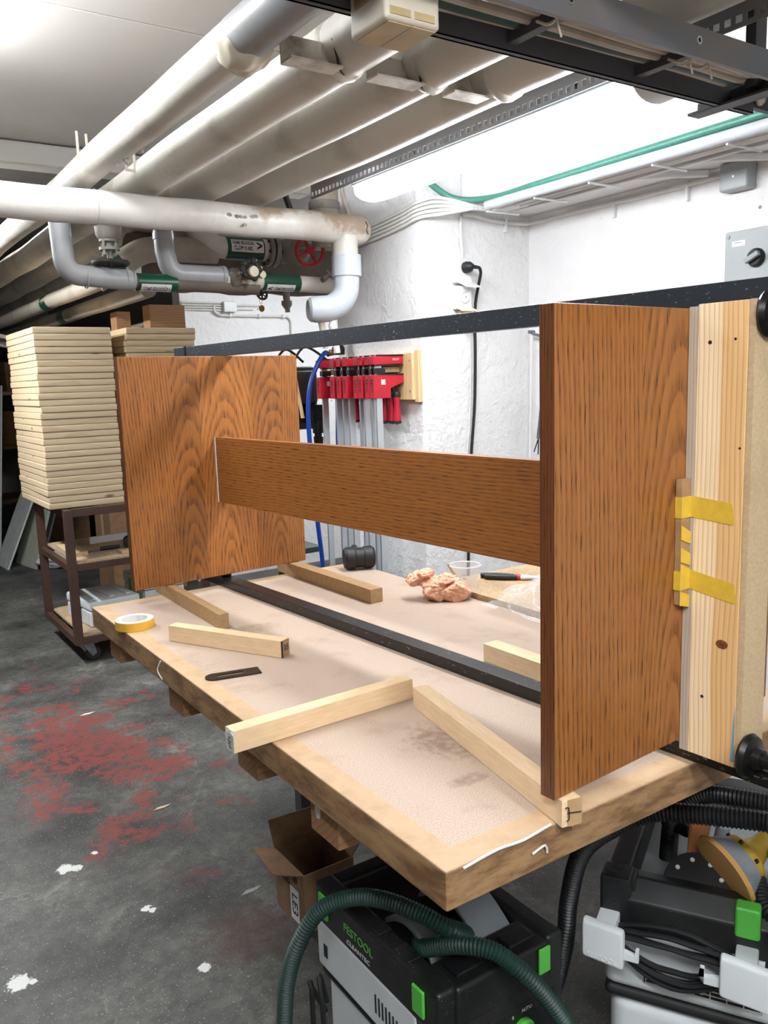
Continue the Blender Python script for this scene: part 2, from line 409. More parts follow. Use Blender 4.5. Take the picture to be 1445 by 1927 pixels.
M['steel'] = plain('bright_steel', '#d8dfe3', 0.36, 0.9, var=0.06, scale=8)
M['galv'] = plain('galvanised_steel', '#8c8e90', 0.38, 0.8, var=0.15, scale=30)
M['ladder'] = paint('grey_ladder_steel', '#74757a', '#8f7c66', 0.5, 3.5, 0.45, bump=0.05)
M['ladder_dk'] = paint('dark_ladder_steel', '#4c4b4d', '#3d352f', 0.5, 3.5, 0.5, bump=0.05)
M['cable'] = paint('dusty_grey_cable', '#b5aa9c', '#7a6a58', 0.5, 8, 0.6)
M['cable_w'] = plain('white_cable', '#dcdad6', 0.5, var=0.06)
M['rubber'] = plain('black_rubber', '#191919', 0.55, var=0.2, scale=14)
def dusty_black():
    g = G('dusty_black_plastic'); n = g.noise(3.0, 5, rough=0.65); f = g.noise(330, 2)
    col = g.mix(g.ramp(n, [(0.4, 0.0), (0.75, 0.45)]), '#131415', '#4a4946')
    col = g.mix(g.ma('MULTIPLY', g.ramp(f, [(0.70, 0.0), (0.73, 1.0)]), g.ramp(g.noise(9, 4), [(0.5, 0.0), (0.65, 0.8)])), col, '#c9c7c2')
    return g.done(col, g.ma('ADD', 0.32, g.ma('MULTIPLY', n, 0.3)))
M['plastic_b'] = dusty_black()
M['plastic_g'] = plain('light_grey_plastic', '#d8dcdd', 0.42, var=0.06, scale=8)
M['box_grey'] = plain('grey_enclosure_plastic', '#9fa3a4', 0.45, var=0.04, scale=8)
M['plastic_mg'] = plain('mid_grey_plastic', '#8d9498', 0.42, var=0.08, scale=8)
M['vgreen'] = plain('green_latch_plastic', '#56bd45', 0.4, var=0.05)
M['hose_green'] = paint('dark_green_hose', '#1f3d35', '#131a18', 0.7, 2.5, 0.42, bump=0.0)
M['hose_black'] = plain('black_hose', '#1d1e20', 0.42, var=0.2)
M['hose_mint'] = plain('mint_garden_hose', '#4c8d7c', 0.35, var=0.12, scale=120)
M['blue_hose'] = plain('blue_air_hose', '#0c3f9c', 0.35, var=0.08)
def black_steel(name, base, flecks, sc, amt):
    g = G(name); n = g.noise(sc, 5, g.scaled(1, 0.35, 1), rough=0.7); n2 = g.noise(6, 3)
    f = g.ramp(g.ma('ADD', n, g.ma('MULTIPLY', n2, amt)), [(0.73, 0.0), (0.76, 1.0)])
    col = g.mix(f, base, flecks)
    return g.done(col, g.ma('ADD', 0.38, g.ma('MULTIPLY', f, 0.3)), 0.15)
M['bar'] = black_steel('blue_black_clamp_bar', '#2b3037', '#a8aaa8', 240, 0.20)
M['bar_low'] = black_steel('brown_black_clamp_bar', '#1b1817', '#908880', 150, 0.2)
M['iron'] = plain('worn_black_iron', '#2a2827', 0.35, 0.6, var=0.3, scale=40)
M['kraft'] = speck('kraft_board', '#a5835c', '#946f49', 40, 0.75)
M['kraft_lt'] = speck('light_kraft', '#b5966c', '#a98860', 40, 0.7)
M['card'] = speck('corrugated_cardboard', '#8d6e4e', '#7d6044', 20, 0.85)
M['mdf'] = speck('mdf_board', '#c0a986', '#b49a76', 180, 0.75, '#9d8462')
M['beech'] = speck('beech_batten', '#e4caa6', '#d8ba92', 130, 0.5, None, (1, 0.2, 0.6))
M['chip'] = speck('chipboard', '#c3a989', '#a88a69', 110, 0.85, '#8d7358')
M['ply'] = softwood('plywood_edge', 'Z', '#b9aa97', '#81766a', 160.0, 0.7)
M['pine_caul'] = softwood('pine_caul_wood', 'Z', '#f2deb8', '#c08a50', 120.0, 0.5, 0.0, 3.1, 0.55, heart=('Y', 9.0, '#efdabb'))
M['pine_slab'] = softwood('pine_panel_wood', 'X', '#c8b494', '#a38763', 26.0, 0.55, 0.085, 1.3, 0.35, True)
M['pine_slab_b'] = softwood('pine_panel_wood_warm', 'X', '#c4ae8c', '#9c8058', 30.0, 0.55, 0.085, 5.3, 0.4, True)
M['rack_wood'] = softwood('rack_pine', 'Z', '#e0c496', '#c29a63', 50.0, 0.5)
M['timber'] = softwood('old_timber', 'X', '#9c7450', '#69482c', 60.0, 0.75)
M['rust_paint'] = paint('brown_trolley_paint', '#4a3228', '#2b1e18', 0.6, 7, 0.4, bump=0.15)
M['shelf'] = speck('trolley_shelf_board', '#b79f80', '#a08868', 60, 0.8, '#6e6258')
M['tape_y'] = plain('yellow_masking_tape', '#d8b23a', 0.55, var=0.08, scale=60)
M['tape_roll'] = plain('yellow_tape_roll', '#e8b23c', 0.5, var=0.05)
M['paper'] = plain('crumpled_tan_paper', '#eab598', 0.8, var=0.05)
M['white_pl'] = plain('white_plastic', '#dfe0e0', 0.4, var=0.03)
M['socket_br'] = plain('brown_socket_plastic', '#4d2f22', 0.4)
M['cream'] = paint('cream_box_plastic', '#d5cab6', '#a38c6a', 0.35, 6, 0.5, bump=0.05)
M['green_mach'] = plain('green_machine_paint', '#2e4038', 0.45)
M['glaze_oak'] = oak('stained_oak_small', 'X', 'Z', 'Y', (0.0, 0.1, 0.2), (0.5, 0.6), ((0.05, 0.2), (0.15, 0.4)))
M['sander_y'] = plain('yellow_sander_plastic', '#c6a132', 0.45, var=0.1)
M['abrasive'] = plain('tan_abrasive', '#dba660', 0.9, var=0.03)
M['copper_flap'] = plain('tan_leather_pad', '#a8693e', 0.7)
def glassy(name, c, alpha, rough=0.15):
    g = G(name); return g.done(c, rough, 0.0, Alpha=alpha)
M['clear'] = glassy('clear_plastic', '#eef2f4', 0.18)
M['film'] = glassy('plastic_film', '#f2f4f6', 0.24, 0.12)
def lamp_mat(name, st):
    g = G(name); return g.done('#f4f6ff', 0.4, Emission_Color=(0.93, 0.965, 1.0, 1), Emission_Strength=st)
M['lamp'] = lamp_mat('lit_diffuser', LAMP_OVER)
M['lamp2'] = lamp_mat('lit_diffuser_aisle', LAMP_LEFT)
M['fill_far'] = lamp_mat('fill_diffuser_far', FILL_FAR)
M['fill_rear'] = lamp_mat('fill_diffuser_rear', FILL_BACK)
def bench_mat():
    g = G('bench_hardboard'); x, y, z = g.xyz()      # local: origin at the front left corner
    n = g.noise(420, 3, rough=0.6); n2 = g.noise(7, 6, rough=0.6); n3 = g.noise(3.0, 4)
    col = g.mix(g.ramp(n, [(0.36, 0.0), (0.64, 1.0)]), '#a78f7a', '#c3b1a1')
    col = g.mix(g.ma('MULTIPLY', g.ramp(n2, [(0.54, 0.0), (0.70, 1.0)]), 0.35), col, '#8f735c')
    for (cx, cy, rx, ry, k) in ((0.265, 0.335, 0.075, 0.10, 0.6), (0.20, 0.19, 0.05, 0.022, 0.5), (0.30, 1.24, 0.08, 0.05, 0.4), (0.02, 0.95, 0.12, 0.2, 0.2), (0.13, 0.62, 0.09, 0.05, 0.3)):
        ax = g.ma('DIVIDE', g.ma('SUBTRACT', x, cx), rx); ay = g.ma('DIVIDE', g.ma('SUBTRACT', y, cy), ry)
        d = g.ma('ADD', g.ma('SQRT', g.ma('ADD', g.ma('MULTIPLY', ax, ax), g.ma('MULTIPLY', ay, ay))), g.ma('MULTIPLY', g.ma('SUBTRACT', g.noise(24, 5, rough=0.7), 0.5), 1.6))
        col = g.mix(g.ma('MULTIPLY', g.ramp(d, [(0.55, 1.0), (1.0, 0.0)]), g.ma('MULTIPLY', g.ramp(g.noise(60, 4), [(0.35, 0.3), (0.6, 1.0)]), k)), col, '#6e503e')
    # worn kraft tape border on the front and left edges
    ed = g.ma('MINIMUM', g.ma('MINIMUM', x, y), g.ma('SUBTRACT', 1.79, y))
    ed = g.ma('ADD', ed, g.ma('MULTIPLY', g.ma('SUBTRACT', g.noise(12, 4), 0.5), 0.008))
    border = g.ramp(ed, [(0.044, 1.0), (0.047, 0.0)])
    tape = g.mix(g.ma('MULTIPLY', g.ramp(g.noise(14, 5, rough=0.65), [(0.45, 0.0), (0.7, 1.0)]), 0.5), '#bd9f7c', '#9c7c5a')
    col = g.mix(border, col, tape)
    side = g.ramp(z, [(0.0, 1.0), (0.004, 0.0)]) if False else g.ramp(g.ma('MULTIPLY', z, -1.0), [(0.0025, 0.0), (0.004, 1.0)])
    sc = g.mix(g.ramp(g.noise(9, 7, g.scaled(1, 1, 4), rough=0.7), [(0.42, 0.0), (0.60, 1.0)]), '#9c7a54', '#6f5032')
    sc = g.mix(g.ramp(g.noise(22, 5, rough=0.7), [(0.70, 0.0), (0.72, 1.0)]), sc, '#d8cfc2')
    col = g.mix(side, col, sc)
    g.bump(g.ma('ADD', g.ma('MULTIPLY', n, 0.2), g.noise(25, 5)), 0.12, 0.002)
    return g.done(col, 0.6)
M['bench'] = bench_mat()

# ------------------------------------------------------------------ the room
b = MB(); b.box((-3.2, -2.0, -0.1), (4.6, 10.6, 0.0)); struct(b.build('floor', M['floor'], smooth=0))
b = MB(); b.box((2.65, -2.0, 0.0), (2.80, 2.766, 2.75)); struct(b.build('wall_right', M['wall'], smooth=0))
b = MB(); b.box((2.063, 2.766, 0.0), (2.80, 3.44, 2.75), 0.018, 3); struct(b.build('wall_pillar', M['wall'], smooth=60))
b = MB(); b.box((2.355, 6.2, 0.0), (4.6, 6.35, 2.75)); struct(b.build('wall_back', M['wall'], smooth=0))
b = MB(); b.box((4.45, 3.44, 0.0), (4.6, 6.2, 2.75)).box((2.80, 3.29, 0.0), (4.6, 3.44, 2.75)); struct(b.build('wall_recess', M['wall'], smooth=0))
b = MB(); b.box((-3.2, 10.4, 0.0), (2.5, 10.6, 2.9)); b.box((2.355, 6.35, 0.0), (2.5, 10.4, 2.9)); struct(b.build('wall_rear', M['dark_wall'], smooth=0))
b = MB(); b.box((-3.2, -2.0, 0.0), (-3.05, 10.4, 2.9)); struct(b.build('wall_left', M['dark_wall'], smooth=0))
b = MB(); b.box((-3.05, -2.0, 0.0), (2.65, -1.85, 2.75)); struct(b.build('wall_front', M['wall'], smooth=0))
# ceiling boards with open joints
b = MB()
for y0, y1 in ((-2.0, 2.617), (2.625, 4.12)): b.box((-3.2, y0, 2.60), (4.6, y1, 2.62), 0.002, 1)
b.box((-3.2, -2.0, 2.622), (4.6, 4.3, 2.75))
struct(b.build('ceiling', M['ceil'], smooth=0))
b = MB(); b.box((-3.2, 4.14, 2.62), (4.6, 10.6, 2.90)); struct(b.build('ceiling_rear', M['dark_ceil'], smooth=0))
b = MB(); b.box((-3.2, 4.02, 2.50), (2.3, 4.16, 2.598), 0.02); struct(b.build('trim_1', M['ceil'], smooth=40))
b = MB(); b.box((2.275, -1.85, 2.20), (2.649, 2.765, 2.598), 0.006); b.box((2.075, 2.768, 2.20), (2.2, 2.9, 2.21)) if False else None
struct(b.build('trim_2', M['soffit'], smooth=40))
# ------------------------------------------------------------------ workbench
X0, Y0, ZT = 0.645, 0.842, 0.85
t = thing('workbench', 'long workbench topped with a taped hardboard slab on timber bearers', 'workbench', (X0, Y0, 0))
b = MB(); b.box((X0, Y0, 0.788), (X0 + 0.965, Y0 + 1.79, ZT), 0.004, 2)
# texture origin: the top's own front left corner at the surface
topo = b.build('tabletop', M['bench'], None, loc=Matrix.Translation((X0, Y0, ZT)))
topo.parent = t; topo.matrix_basis = Matrix.Translation((0, 0, ZT))
b = MB()
pts = [(X0 + 0.03, Y0 - 0.001, 0.845), (X0 + 0.09, Y0 - 0.004, 0.853), (X0 + 0.14, Y0 - 0.003, 0.849), (X0 + 0.20, Y0 - 0.001, 0.853)]
b.tube(spline(pts, 0.006), 0.0022, 6); tag(b.build('glue_drip', M['label'], t), 'dried white glue drip along the front edge'); b = MB(); b.tube(spline([(X0 - 0.002, Y0 + 1.15, 0.845), (X0 - 0.008, Y0 + 1.16, 0.82), (X0 - 0.004, Y0 + 1.14, 0.80)], 0.006), 0.0018, 6); tag(b.build('glue_drip', M['label'], t), 'hanging strand of tape on the left edge'); b = MB()
b.tube(spline([(X0 + 0.16, Y0 - 0.003, 0.82), (X0 + 0.185, Y0 - 0.004, 0.826), (X0 + 0.19, Y0 - 0.003, 0.812)], 0.005), 0.002, 6)
tag(b.build('glue_drip', M['label'], t), 'small hooked glue drip on the front edge')
for y in (1.18, 1.505, 1.93, 2.45):
    b = MB(); b.box((X0 + 0.025, y, 0.708), (X0 + 0.94, y + 0.100, 0.787), 0.004); bo = b.build('bearer', M['timber'], t)
    if y < 1.2:
        b = MB(); b.blob((X0 + 0.0245, y + 0.070, 0.758), (0.0012, 0.010, 0.016), 3, 0.4, 3, 2); tag(b.build('paint_daub', M['label'], bo), 'white paint daub on the bearer end')
b = MB()
b.box((X0 + 0.16, 1.14, 0.645), (X0 + 0.205, 2.50, 0.7075), 0.003)
b.build('bearer_rail', M['galv'], t)
b = MB(); b.box((X0 + 0.70, 1.14, 0.645), (X0 + 0.745, 2.50, 0.7075), 0.003); b.build('bearer_rail', M['galv'], t)
for sx in (0.61, 0.86):
    for y in (1.86, 2.46):
        b = MB(); b.box((X0 + sx, y, 0.0), (X0 + sx + 0.05, y + 0.05, 0.6995), 0.003); b.build('leg', M['ladder_dk'], t)

# ------------------------------------------------------------------ oak desk, lying between the clamps
bx, by = 1.24, 1.62
dsk = thing('desk', 'dark stained oak desk of two upright end panels joined by a long rail', 'desk', DM @ Vector((bx, by, 0.895)), TH)
L0 = 0.936 - bx; L1 = 1.568 - bx
M['oak_far'] = oak('stained_oak_far_panel', 'Z', 'X', 'Y', (L0, L0 + 0.16, L0 + 0.255, L0 + 0.44, L0 + 0.56, L1),
                   (0.52, 0.44, 0.74, 0.50, 0.54), ((L0 - 0.22, 0.10), (L0 + 0.215, 0.06), (L0 + 0.345, 0.05), (L0 + 0.53, 0.08), (L0 + 0.95, 0.1)), freq=105.0, slope=0.15, seed=2.0, wob=0.03, t0=0.876, light='#9c622e', dark='#361a0d')
N0 = 0.899 - bx; N1 = 1.512 - bx
M['oak_near'] = oak('stained_oak_near_panel', 'Z', 'X', 'Y', (N0, N0 + 0.115, N0 + 0.20, N0 + 0.40, N1),
                    (0.47, 0.50, 0.46, 0.44), ((N0 - 0.40, 0.10), (N0 - 0.25, 0.1), (N0 + 0.300, 0.06), (N0 + 0.9, 0.1)), light='#9c622e', dark='#361a0d', freq=95.0, slope=0.13, seed=7.0, wob=0.016, t0=-0.848)
M['oak_rail'] = oak('stained_oak_rail', 'Y', 'Z', 'X', (1.14 - 0.895, 1.242 - 0.895, 1.36 - 0.895),
                    (0.50, 0.48), ((0.05, 0.12), (0.62, 0.10)), light='#9c622e', dark='#361a0d', freq=115.0, slope=0.05, seed=4.0, wob=0.045)
b = MB(DM); b.box((0.936, 2.497, 0.895), (1.568, 2.524, 1.617), 0.0025); b.build('end_panel', M['oak_far'], dsk)
b = MB(DM); b.box((0.899, 0.772, 0.895), (1.512, 0.799, 1.618), 0.0025); b.build('end_panel', M['oak_near'], dsk)
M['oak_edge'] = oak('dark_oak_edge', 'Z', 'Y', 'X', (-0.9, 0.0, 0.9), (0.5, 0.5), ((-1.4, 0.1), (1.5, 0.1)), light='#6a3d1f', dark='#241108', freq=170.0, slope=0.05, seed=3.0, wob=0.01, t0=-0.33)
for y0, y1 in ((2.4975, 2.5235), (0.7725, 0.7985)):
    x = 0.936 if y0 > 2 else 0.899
    b = MB(DM); b.box((x - 0.0008, y0, 0.8955), (x + 0.0005, y1, 1.6170)); tag(b.build('panel_edge', M['oak_edge'], dsk), 'darker edge of the end panel')  # thin strip in a darker oak tone laid over the panel's left edge
b = MB(DM); b.box((1.240, 0.7995, 1.143), (1.266, 2.4925, 1.3565), 0.0015); b.build('rail', M['oak_rail'], dsk)
b = MB(DM); b.box((1.2385, 2.4928, 1.143), (1.2405, 2.4968, 1.3565)); tag(b.build('glue_line', M['white_pl'], dsk), 'thin white glue line at the rail end')

# ------------------------------------------------------------------ bar clamps above and below the desk
def clamp_head(t, z, px):
    b = MB(DM); b.lathe([(0.004, 0.0), (0.034, 0.001), (0.037, 0.006), (0.033, 0.014), (0.018, 0.018), (0.016, 0.03)], (px, 0.6600, z), (0, -1, 0), 24)
    b.build('screw_pad', M['iron'], t)
    b = MB(DM); b.cyl((px, 0.632, z), (px, 0.32, z), 0.012, seg=16); b.build('screw', M['iron'], t)
    return
tc = thing('bar_clamp', 'upper blue-black bar clamp spanning the tops of the oak panels', 'clamp', DM @ Vector((1.3, 1.7, 1.6185)), TH)
b = MB(DM); b.box((1.300, 0.20, 1.6188), (1.326, 2.90, 1.6615), 0.0015)
b.build('bar', M['bar'], tc)
b = MB(DM); b.box((1.298, 2.800, 1.6170), (1.328, 2.812, 1.6630), 0.001); tag(b.build('bar_joint', M['iron'], tc), 'thin band round the bar end')
b = MB(DM); b.prism([(2.53, 1.6180), (2.53, 1.50), (2.56, 1.49), (2.60, 1.54), (2.62, 1.6180)], 'x', 1.297, 1.330, 0.003); b.build('fixed_jaw', M['iron'], tc)
b = MB(DM); b.prism([(0.585, 1.672), (0.585, 1.60), (0.615, 1.56), (0.40, 1.58), (0.38, 1.672)] if False else [(0.42, 1.672), (0.42, 1.60), (0.50, 1.565), (0.606, 1.57), (0.60, 1.672)], 'x', 1.245, 1.299, 0.004)
b.build('sliding_jaw', M['iron'], tc)
clamp_head(tc, 1.602, 1.249)
tc2 = thing('bar_clamp', 'lower black bar clamp lying along the bench under the oak desk', 'clamp', DM @ Vector((1.27, 1.7, 0.851)), TH)
b = MB(DM); b.box((1.246, 0.20, 0.8508), (1.292, 2.70, 0.879), 0.0015); b.build('bar', M['bar_low'], tc2)
b = MB(DM); b.prism([(2.53, 0.8795), (2.53, 0.99), (2.56, 1.0), (2.60, 0.95), (2.62, 0.8795)], 'x', 1.25, 1.288, 0.003); b.build('fixed_jaw', M['iron'], tc2)
b = MB(DM); b.prism([(0.606, 0.84), (0.606, 0.895), (0.59, 0.915), (0.55, 0.905), (0.50, 0.875), (0.44, 0.862), (0.40, 0.80), (0.42, 0.77), (0.606, 0.77)], 'x', 1.222, 1.2445, 0.004)
b.box((1.222, 0.44, 0.77), (1.30, 0.60, 0.8495), 0.004); b.build('sliding_jaw', M['iron'], tc2)
clamp_head(tc2, 0.903, 1.233)

# ------------------------------------------------------------------ softwood caul and packing block between desk and clamp heads
tq = thing('clamping_caul', 'upright pale pine caul standing against the near oak panel', 'board', DM @ Vector((1.25, 0.715, 0.8795)), TH)
b = MB(DM); b.box((1.2195, 0.756, 0.8797), (1.279, 0.7715, 1.620), 0.001); b.build('plywood_strip', M['ply'], tq)
b = MB(DM); b.box((1.2190, 0.751, 0.8797), (1.279, 0.7558, 1.621), 0.0005); b.build('veneer_layer', M['label'], tq) if False else None
b = MB(DM); b.box((1.2195, 0.672, 0.8797), (1.279, 0.7557, 1.623), 0.0015); pb = b.build('pine_board', M['pine_caul'], tq)
b = MB(DM); b.box((1.2205, 0.6605, 0.8800), (1.287, 0.6717, 1.6235), 0.001); b.build('mdf_facing', M['mdf'], tq)
b = MB(DM)
for (y, z, r, d) in ((0.734, 1.563, 0.0032, 1), (0.692, 1.566, 0.0022, 1), (0.731, 0.985, 0.0028, 1), (0.6795, 1.40, 0.002, 1)):
    b.cyl((1.2192, y, z), (1.2210, y, z), r, seg=14)
b.build('screw_hole', M['ink'], tq)
b = MB(DM); b.blob((1.2194, 0.699, 1.082), (0.0004, 0.0105, 0.0075), 3, 0.1); tag(b.build('knot', plain('red_brown_knot', '#8a4f2c', 0.6, var=0.35, scale=90), tq), 'dark red-brown knot')
b = MB(DM); b.prism([(0.6722, 0.889), (0.6722, 0.985), (0.6745, 0.955), (0.6775, 0.889)], 'x', 1.2188, 1.2196); tag(b.build('paint_streak', plain('blue_paint', '#6fa3b5', 0.6), tq), 'pale blue paint streak')
tp = thing('packing_block', 'small kraft-faced block taped between pine caul and oak panel', 'block', DM @ Vector((1.2, 0.75, 1.142)), TH)
b = MB(DM); b.box((1.1930, 0.7600, 1.140), (1.2185, 0.7712, 1.348), 0.001); b.build('block', M['kraft'], tp)
for z0, z1, ye, dz in ((1.285, 1.3195, 0.688, -0.006), (1.165, 1.197, 0.681, -0.012)):
    b = MB(DM)
    b.prism([(1.1922, 0.7593), (1.2191, 0.7593), (1.2191, 0.7587), (1.1916, 0.7587), (1.1916, 0.7712), (1.1922, 0.7712)], 'z', z0, z1)
    t0 = bmesh.new(); 
    pp = [(1.21905, 0.7592, z0), (1.21905, 0.7592, z1), (1.21905, ye, z1 + dz), (1.21905, ye - 0.004, z0 + dz + 0.005), (1.21905, ye - 0.002, z0 + dz)]
    va = [t0.verts.new(p) for p in pp]; vb = [t0.verts.new((p[0] - 0.0006, p[1], p[2])) for p in pp]
    t0.faces.new(va); t0.faces.new(vb)
    for k in range(len(pp)): t0.faces.new((va[k], va[(k + 1) % len(pp)], vb[(k + 1) % len(pp)], vb[k]))
    bmesh.ops.recalc_face_normals(t0, faces=t0.faces[:]); b._m(t0)
    tag(b.build('tape_strip', M['tape_y'], tp, smooth=0), 'strip of yellow masking tape')
for zz, sl in ((1.262, -0.014), (1.225, -0.013), (1.198, -0.012), (1.152, -0.01)):
    b = MB(DM); b.prism([(1.1922, zz - 0.012), (1.1922, zz + 0.012), (1.2188, zz + 0.012 + sl), (1.2188, zz - 0.012 + sl * 0.7)], 'y', 0.7585, 0.7594)
    tag(b.build('tape_strip', M['tape_y'], tp, smooth=0), 'strip of yellow masking tape')

# ------------------------------------------------------------------ wooden battens on the bench
def batten(name, label, p0, p1, w, h, mat, z=0.8505, parts=None, parent_only=False):
    # p0, p1: bottom corners of one long side; the batten lies to the right of p0 -> p1
    p0 = Vector((p0[0], p0[1], z)); p1 = Vector((p1[0], p1[1], z)); d = p1 - p0; L = d.length
    a = math.atan2(d.y, d.x); Mx = Matrix.Translation(p0) @ Matrix.Rotation(a, 4, 'Z')
    return Mx, L
def plank(name, label, cat, p0, p1, w, h, mat, bev=0.0015, z=0.8505):
    Mx, L = batten(name, label, p0, p1, w, h, mat, z)
    b = MB(Mx); b.box((0, 0, 0), (L, w, h), bev)
    o = b.build(name, mat, None, loc=Mx); tag(o, label, cat); return o, Mx, L
M['beech_x'] = speck('beech_batten_wood', '#e8cda6', '#dcbd94', 150, 0.5, None, (0.12, 1, 1))
M['kraft_x'] = speck('kraft_wrapped_batten', '#b2926a', '#a58459', 60, 0.7)
o, Mx, L = plank('batten', 'beech batten with a number inked on its end, beside the masking tape roll', 'batten', (0.884, 1.800), (0.713, 2.123), -0.0343, 0.0435, M['beech_x'])
o.name = 'batten'
b = MB(Mx); b.box((-0.0006, -0.0343 + 0.0005, 0.0005), (0.0, -0.0005, 0.043)); e = b.build('end_grain', plain('dark_end_grain', '#a98a62', 0.7, var=0.25, scale=120), o, smooth=0)
b = MB(Mx); b.box((-0.0008, -0.006, 0.0005), (-0.0001, 0.0003, 0.0432)); b.build('black_edge_mark', M['ink'], o, smooth=0)
tx = (Mx.to_3x3() @ Vector((0, -1, 0)))
text('handwritten_number', '35', 0.022, basis(Mx @ Vector((-0.0009, -0.020, 0.022)), tx, (0, 0, 1)), M['ink'], o)
o, Mx, L = plank('batten', 'pale beech batten overhanging the left edge of the bench', 'batten', (0.567, 1.369), (0.984, 1.384), 0.034, 0.0435, M['beech_x'])
b = MB(Mx); b.box((-0.0008, 0.0005, 0.0005), (0.0, 0.0335, 0.043)).blob((-0.001, 0.012, 0.036), (0.002, 0.012, 0.008), 2, 0.5).blob((-0.001, 0.026, 0.028), (0.002, 0.008, 0.012), 2, 0.5, seed=3)
tag(b.build('paint_daub', M['label'], o, smooth=0), 'flaky white paint on the sawn end')
b = MB(Mx)
for k in range(5): b.tube([(-0.0022, 0.010 + 0.004 * (k % 2), 0.008 + 0.006 * k), (-0.0022, 0.018 + 0.003 * (k % 3), 0.010 + 0.006 * k)], 0.0009, 5)
b.build('ink_scribble', M['ink'], o)
o, Mx, L = plank('batten', 'long beech batten running under the near oak panel to the bench corner', 'batten', (0.853, 0.826), (0.956, 1.346), -0.034, 0.0435, M['beech_x'])
b = MB(Mx); b.prism([(-0.008, 0.0), (-0.008, -0.020), (0.03, -0.034), (0.06, -0.0345), (0.06, -0.0), (0.0, 0.0)], 'z', 0.0436, 0.0442) if False else b.box((-0.0015, -0.0345, 0.001), (0.0, -0.010, 0.043))
b.build('kraft_flap', M['kraft_lt'], o, smooth=0)
b = MB(Mx); b.tube(spline([(-0.003, -0.004, 0.032), (-0.004, -0.009, 0.033), (-0.004, -0.010, 0.014), (-0.003, -0.006, 0.012)], 0.003), 0.0008, 6).tube([(-0.003, -0.008, 0.024), (-0.004, -0.032, 0.022)], 0.0007, 6)
b.build('wire_staple', M['iron'], o)
plank('batten', 'kraft-wrapped batten poking out from under the far oak panel on the left', 'batten', (0.862, 2.130), (0.870, 2.690), -0.028, 0.0435, M['kraft_x'])
plank('batten', 'kraft-wrapped batten behind the lower clamp bar, by the rubber mallet', 'batten', (1.334, 2.085), (1.322, 2.690), -0.045, 0.0435, M['kraft_x'])
plank('batten', 'kraft-faced batten half hidden behind the near oak panel', 'batten', (1.255, 1.472), (1.268, 0.870), 0.045, 0.0435, M['beech_x'])

# ------------------------------------------------------------------ small things on the bench
t = thing('tape_roll', 'roll of yellow masking tape at the left edge of the bench', 'tape', (0.683, 2.318, 0.8505))
b = MB(); b.lathe([(0.039, 0.0), (0.0535, 0.0), (0.0535, 0.024), (0.039, 0.024)], (0.683, 2.318, 0.8505), seg=48, caps=False); b.build('tape_winding', M['tape_roll'], t)
b = MB(); b.lathe([(0.0365, 0.0005), (0.0390, 0.0005), (0.0520, 0.0243), (0.0525, 0.0248), (0.037, 0.0248), (0.0365, 0.0005)], (0.683, 2.318, 0.8505), seg=48, caps=False); tag(b.build('core', M['white_pl'], t), 'white cardboard core')
b = MB()
Mp = basis((0.742, 1.768, 0.8505), (0.975, -0.21, 0), (0.21, 0.975, 0))
def slot_plate():
    t = bmesh.new(); n = 10
    out = [(0.062, -0.022), (0.062, 0.022), (-0.045, 0.022)] + [(-0.045 - 0.022 * math.sin(math.pi * k / n), 0.022 * math.cos(math.pi * k / n)) for k in range(1, n)] + [(-0.045, -0.022)]
    inn = [(0.022, -0.006), (0.022, 0.006), (-0.038, 0.006), (-0.042, 0.0), (-0.038, -0.006)]
    for z in (0.0, 0.0028):
        vo = [t.verts.new((p[0], p[1], z)) for p in out]; vi = [t.verts.new((p[0], p[1], z)) for p in inn]
        ed = [t.edges.new((q[k], q[(k + 1) % len(q)])) for q in (vo, vi) for k in range(len(q))]
        bmesh.ops.triangle_fill(t, edges=ed, use_beauty=True)
    t.verts.ensure_lookup_table(); no, ni = len(out), len(inn); s = no + ni
    for k in range(no): t.faces.new([t.verts[i] for i in (k, (k + 1) % no, s + (k + 1) % no, s + k)])
    for k in range(ni): t.faces.new([t.verts[i] for i in (no + k, no + (k + 1) % ni, s + no + (k + 1) % ni, s + no + k)])
    bmesh.ops.recalc_face_normals(t, faces=t.faces[:]); return t
b = MB(Mp); b._m(slot_plate())
tag(b.build('plane_iron', plain('dark_brown_blade_steel', '#3b302b', 0.4, 0.5, var=0.25, scale=60), None, loc=Mp), 'dark slotted plane iron lying near the left bench edge', 'plane iron')
t = thing('rubber_mallet', 'black rubber mallet head lying at the back of the bench', 'mallet', (1.565, 2.515, 0.8505))
d = Vector((0.93, -0.36, 0)).normalized(); c = Vector((1.565, 2.515, 0.8505 + 0.042))
b = MB(); b.lathe([(0.001, -0.055), (0.034, -0.055), (0.041, -0.046), (0.040, -0.018), (0.036, -0.014), (0.0365, 0.014), (0.040, 0.018), (0.041, 0.046), (0.034, 0.055), (0.001, 0.055)], c, d, 32); b.build('head', M['rubber'], t)
h = c + Vector((0.46, 0.85, -0.06)).normalized() * 0.30
b = MB(); b.tube([c + Vector((0.46, 0.85, -0.06)).normalized() * 0.03, h - Vector((0, 0, 0.005))], [0.012, 0.014], 14); b.build('handle', M['rubber'], t)
b = MB(); b.crumple((1.520, 1.990, 0.892), (0.070, 0.050, 0.042), 4).crumple((1.478, 2.040, 0.918), (0.044, 0.040, 0.028), 9).crumple((1.495, 2.02, 0.930), (0.040, 0.032, 0.022), 14).crumple((1.545, 1.975, 0.915), (0.045, 0.035, 0.024), 21).crumple((1.562, 1.950, 0.884), (0.060, 0.040, 0.034), 2)
tag(b.build('paper_wad', M['paper'], None, smooth=0, loc=(1.525, 1.985, 0.8505)), 'crumpled salmon-tan paper wad beside the clear measuring cup', 'paper')
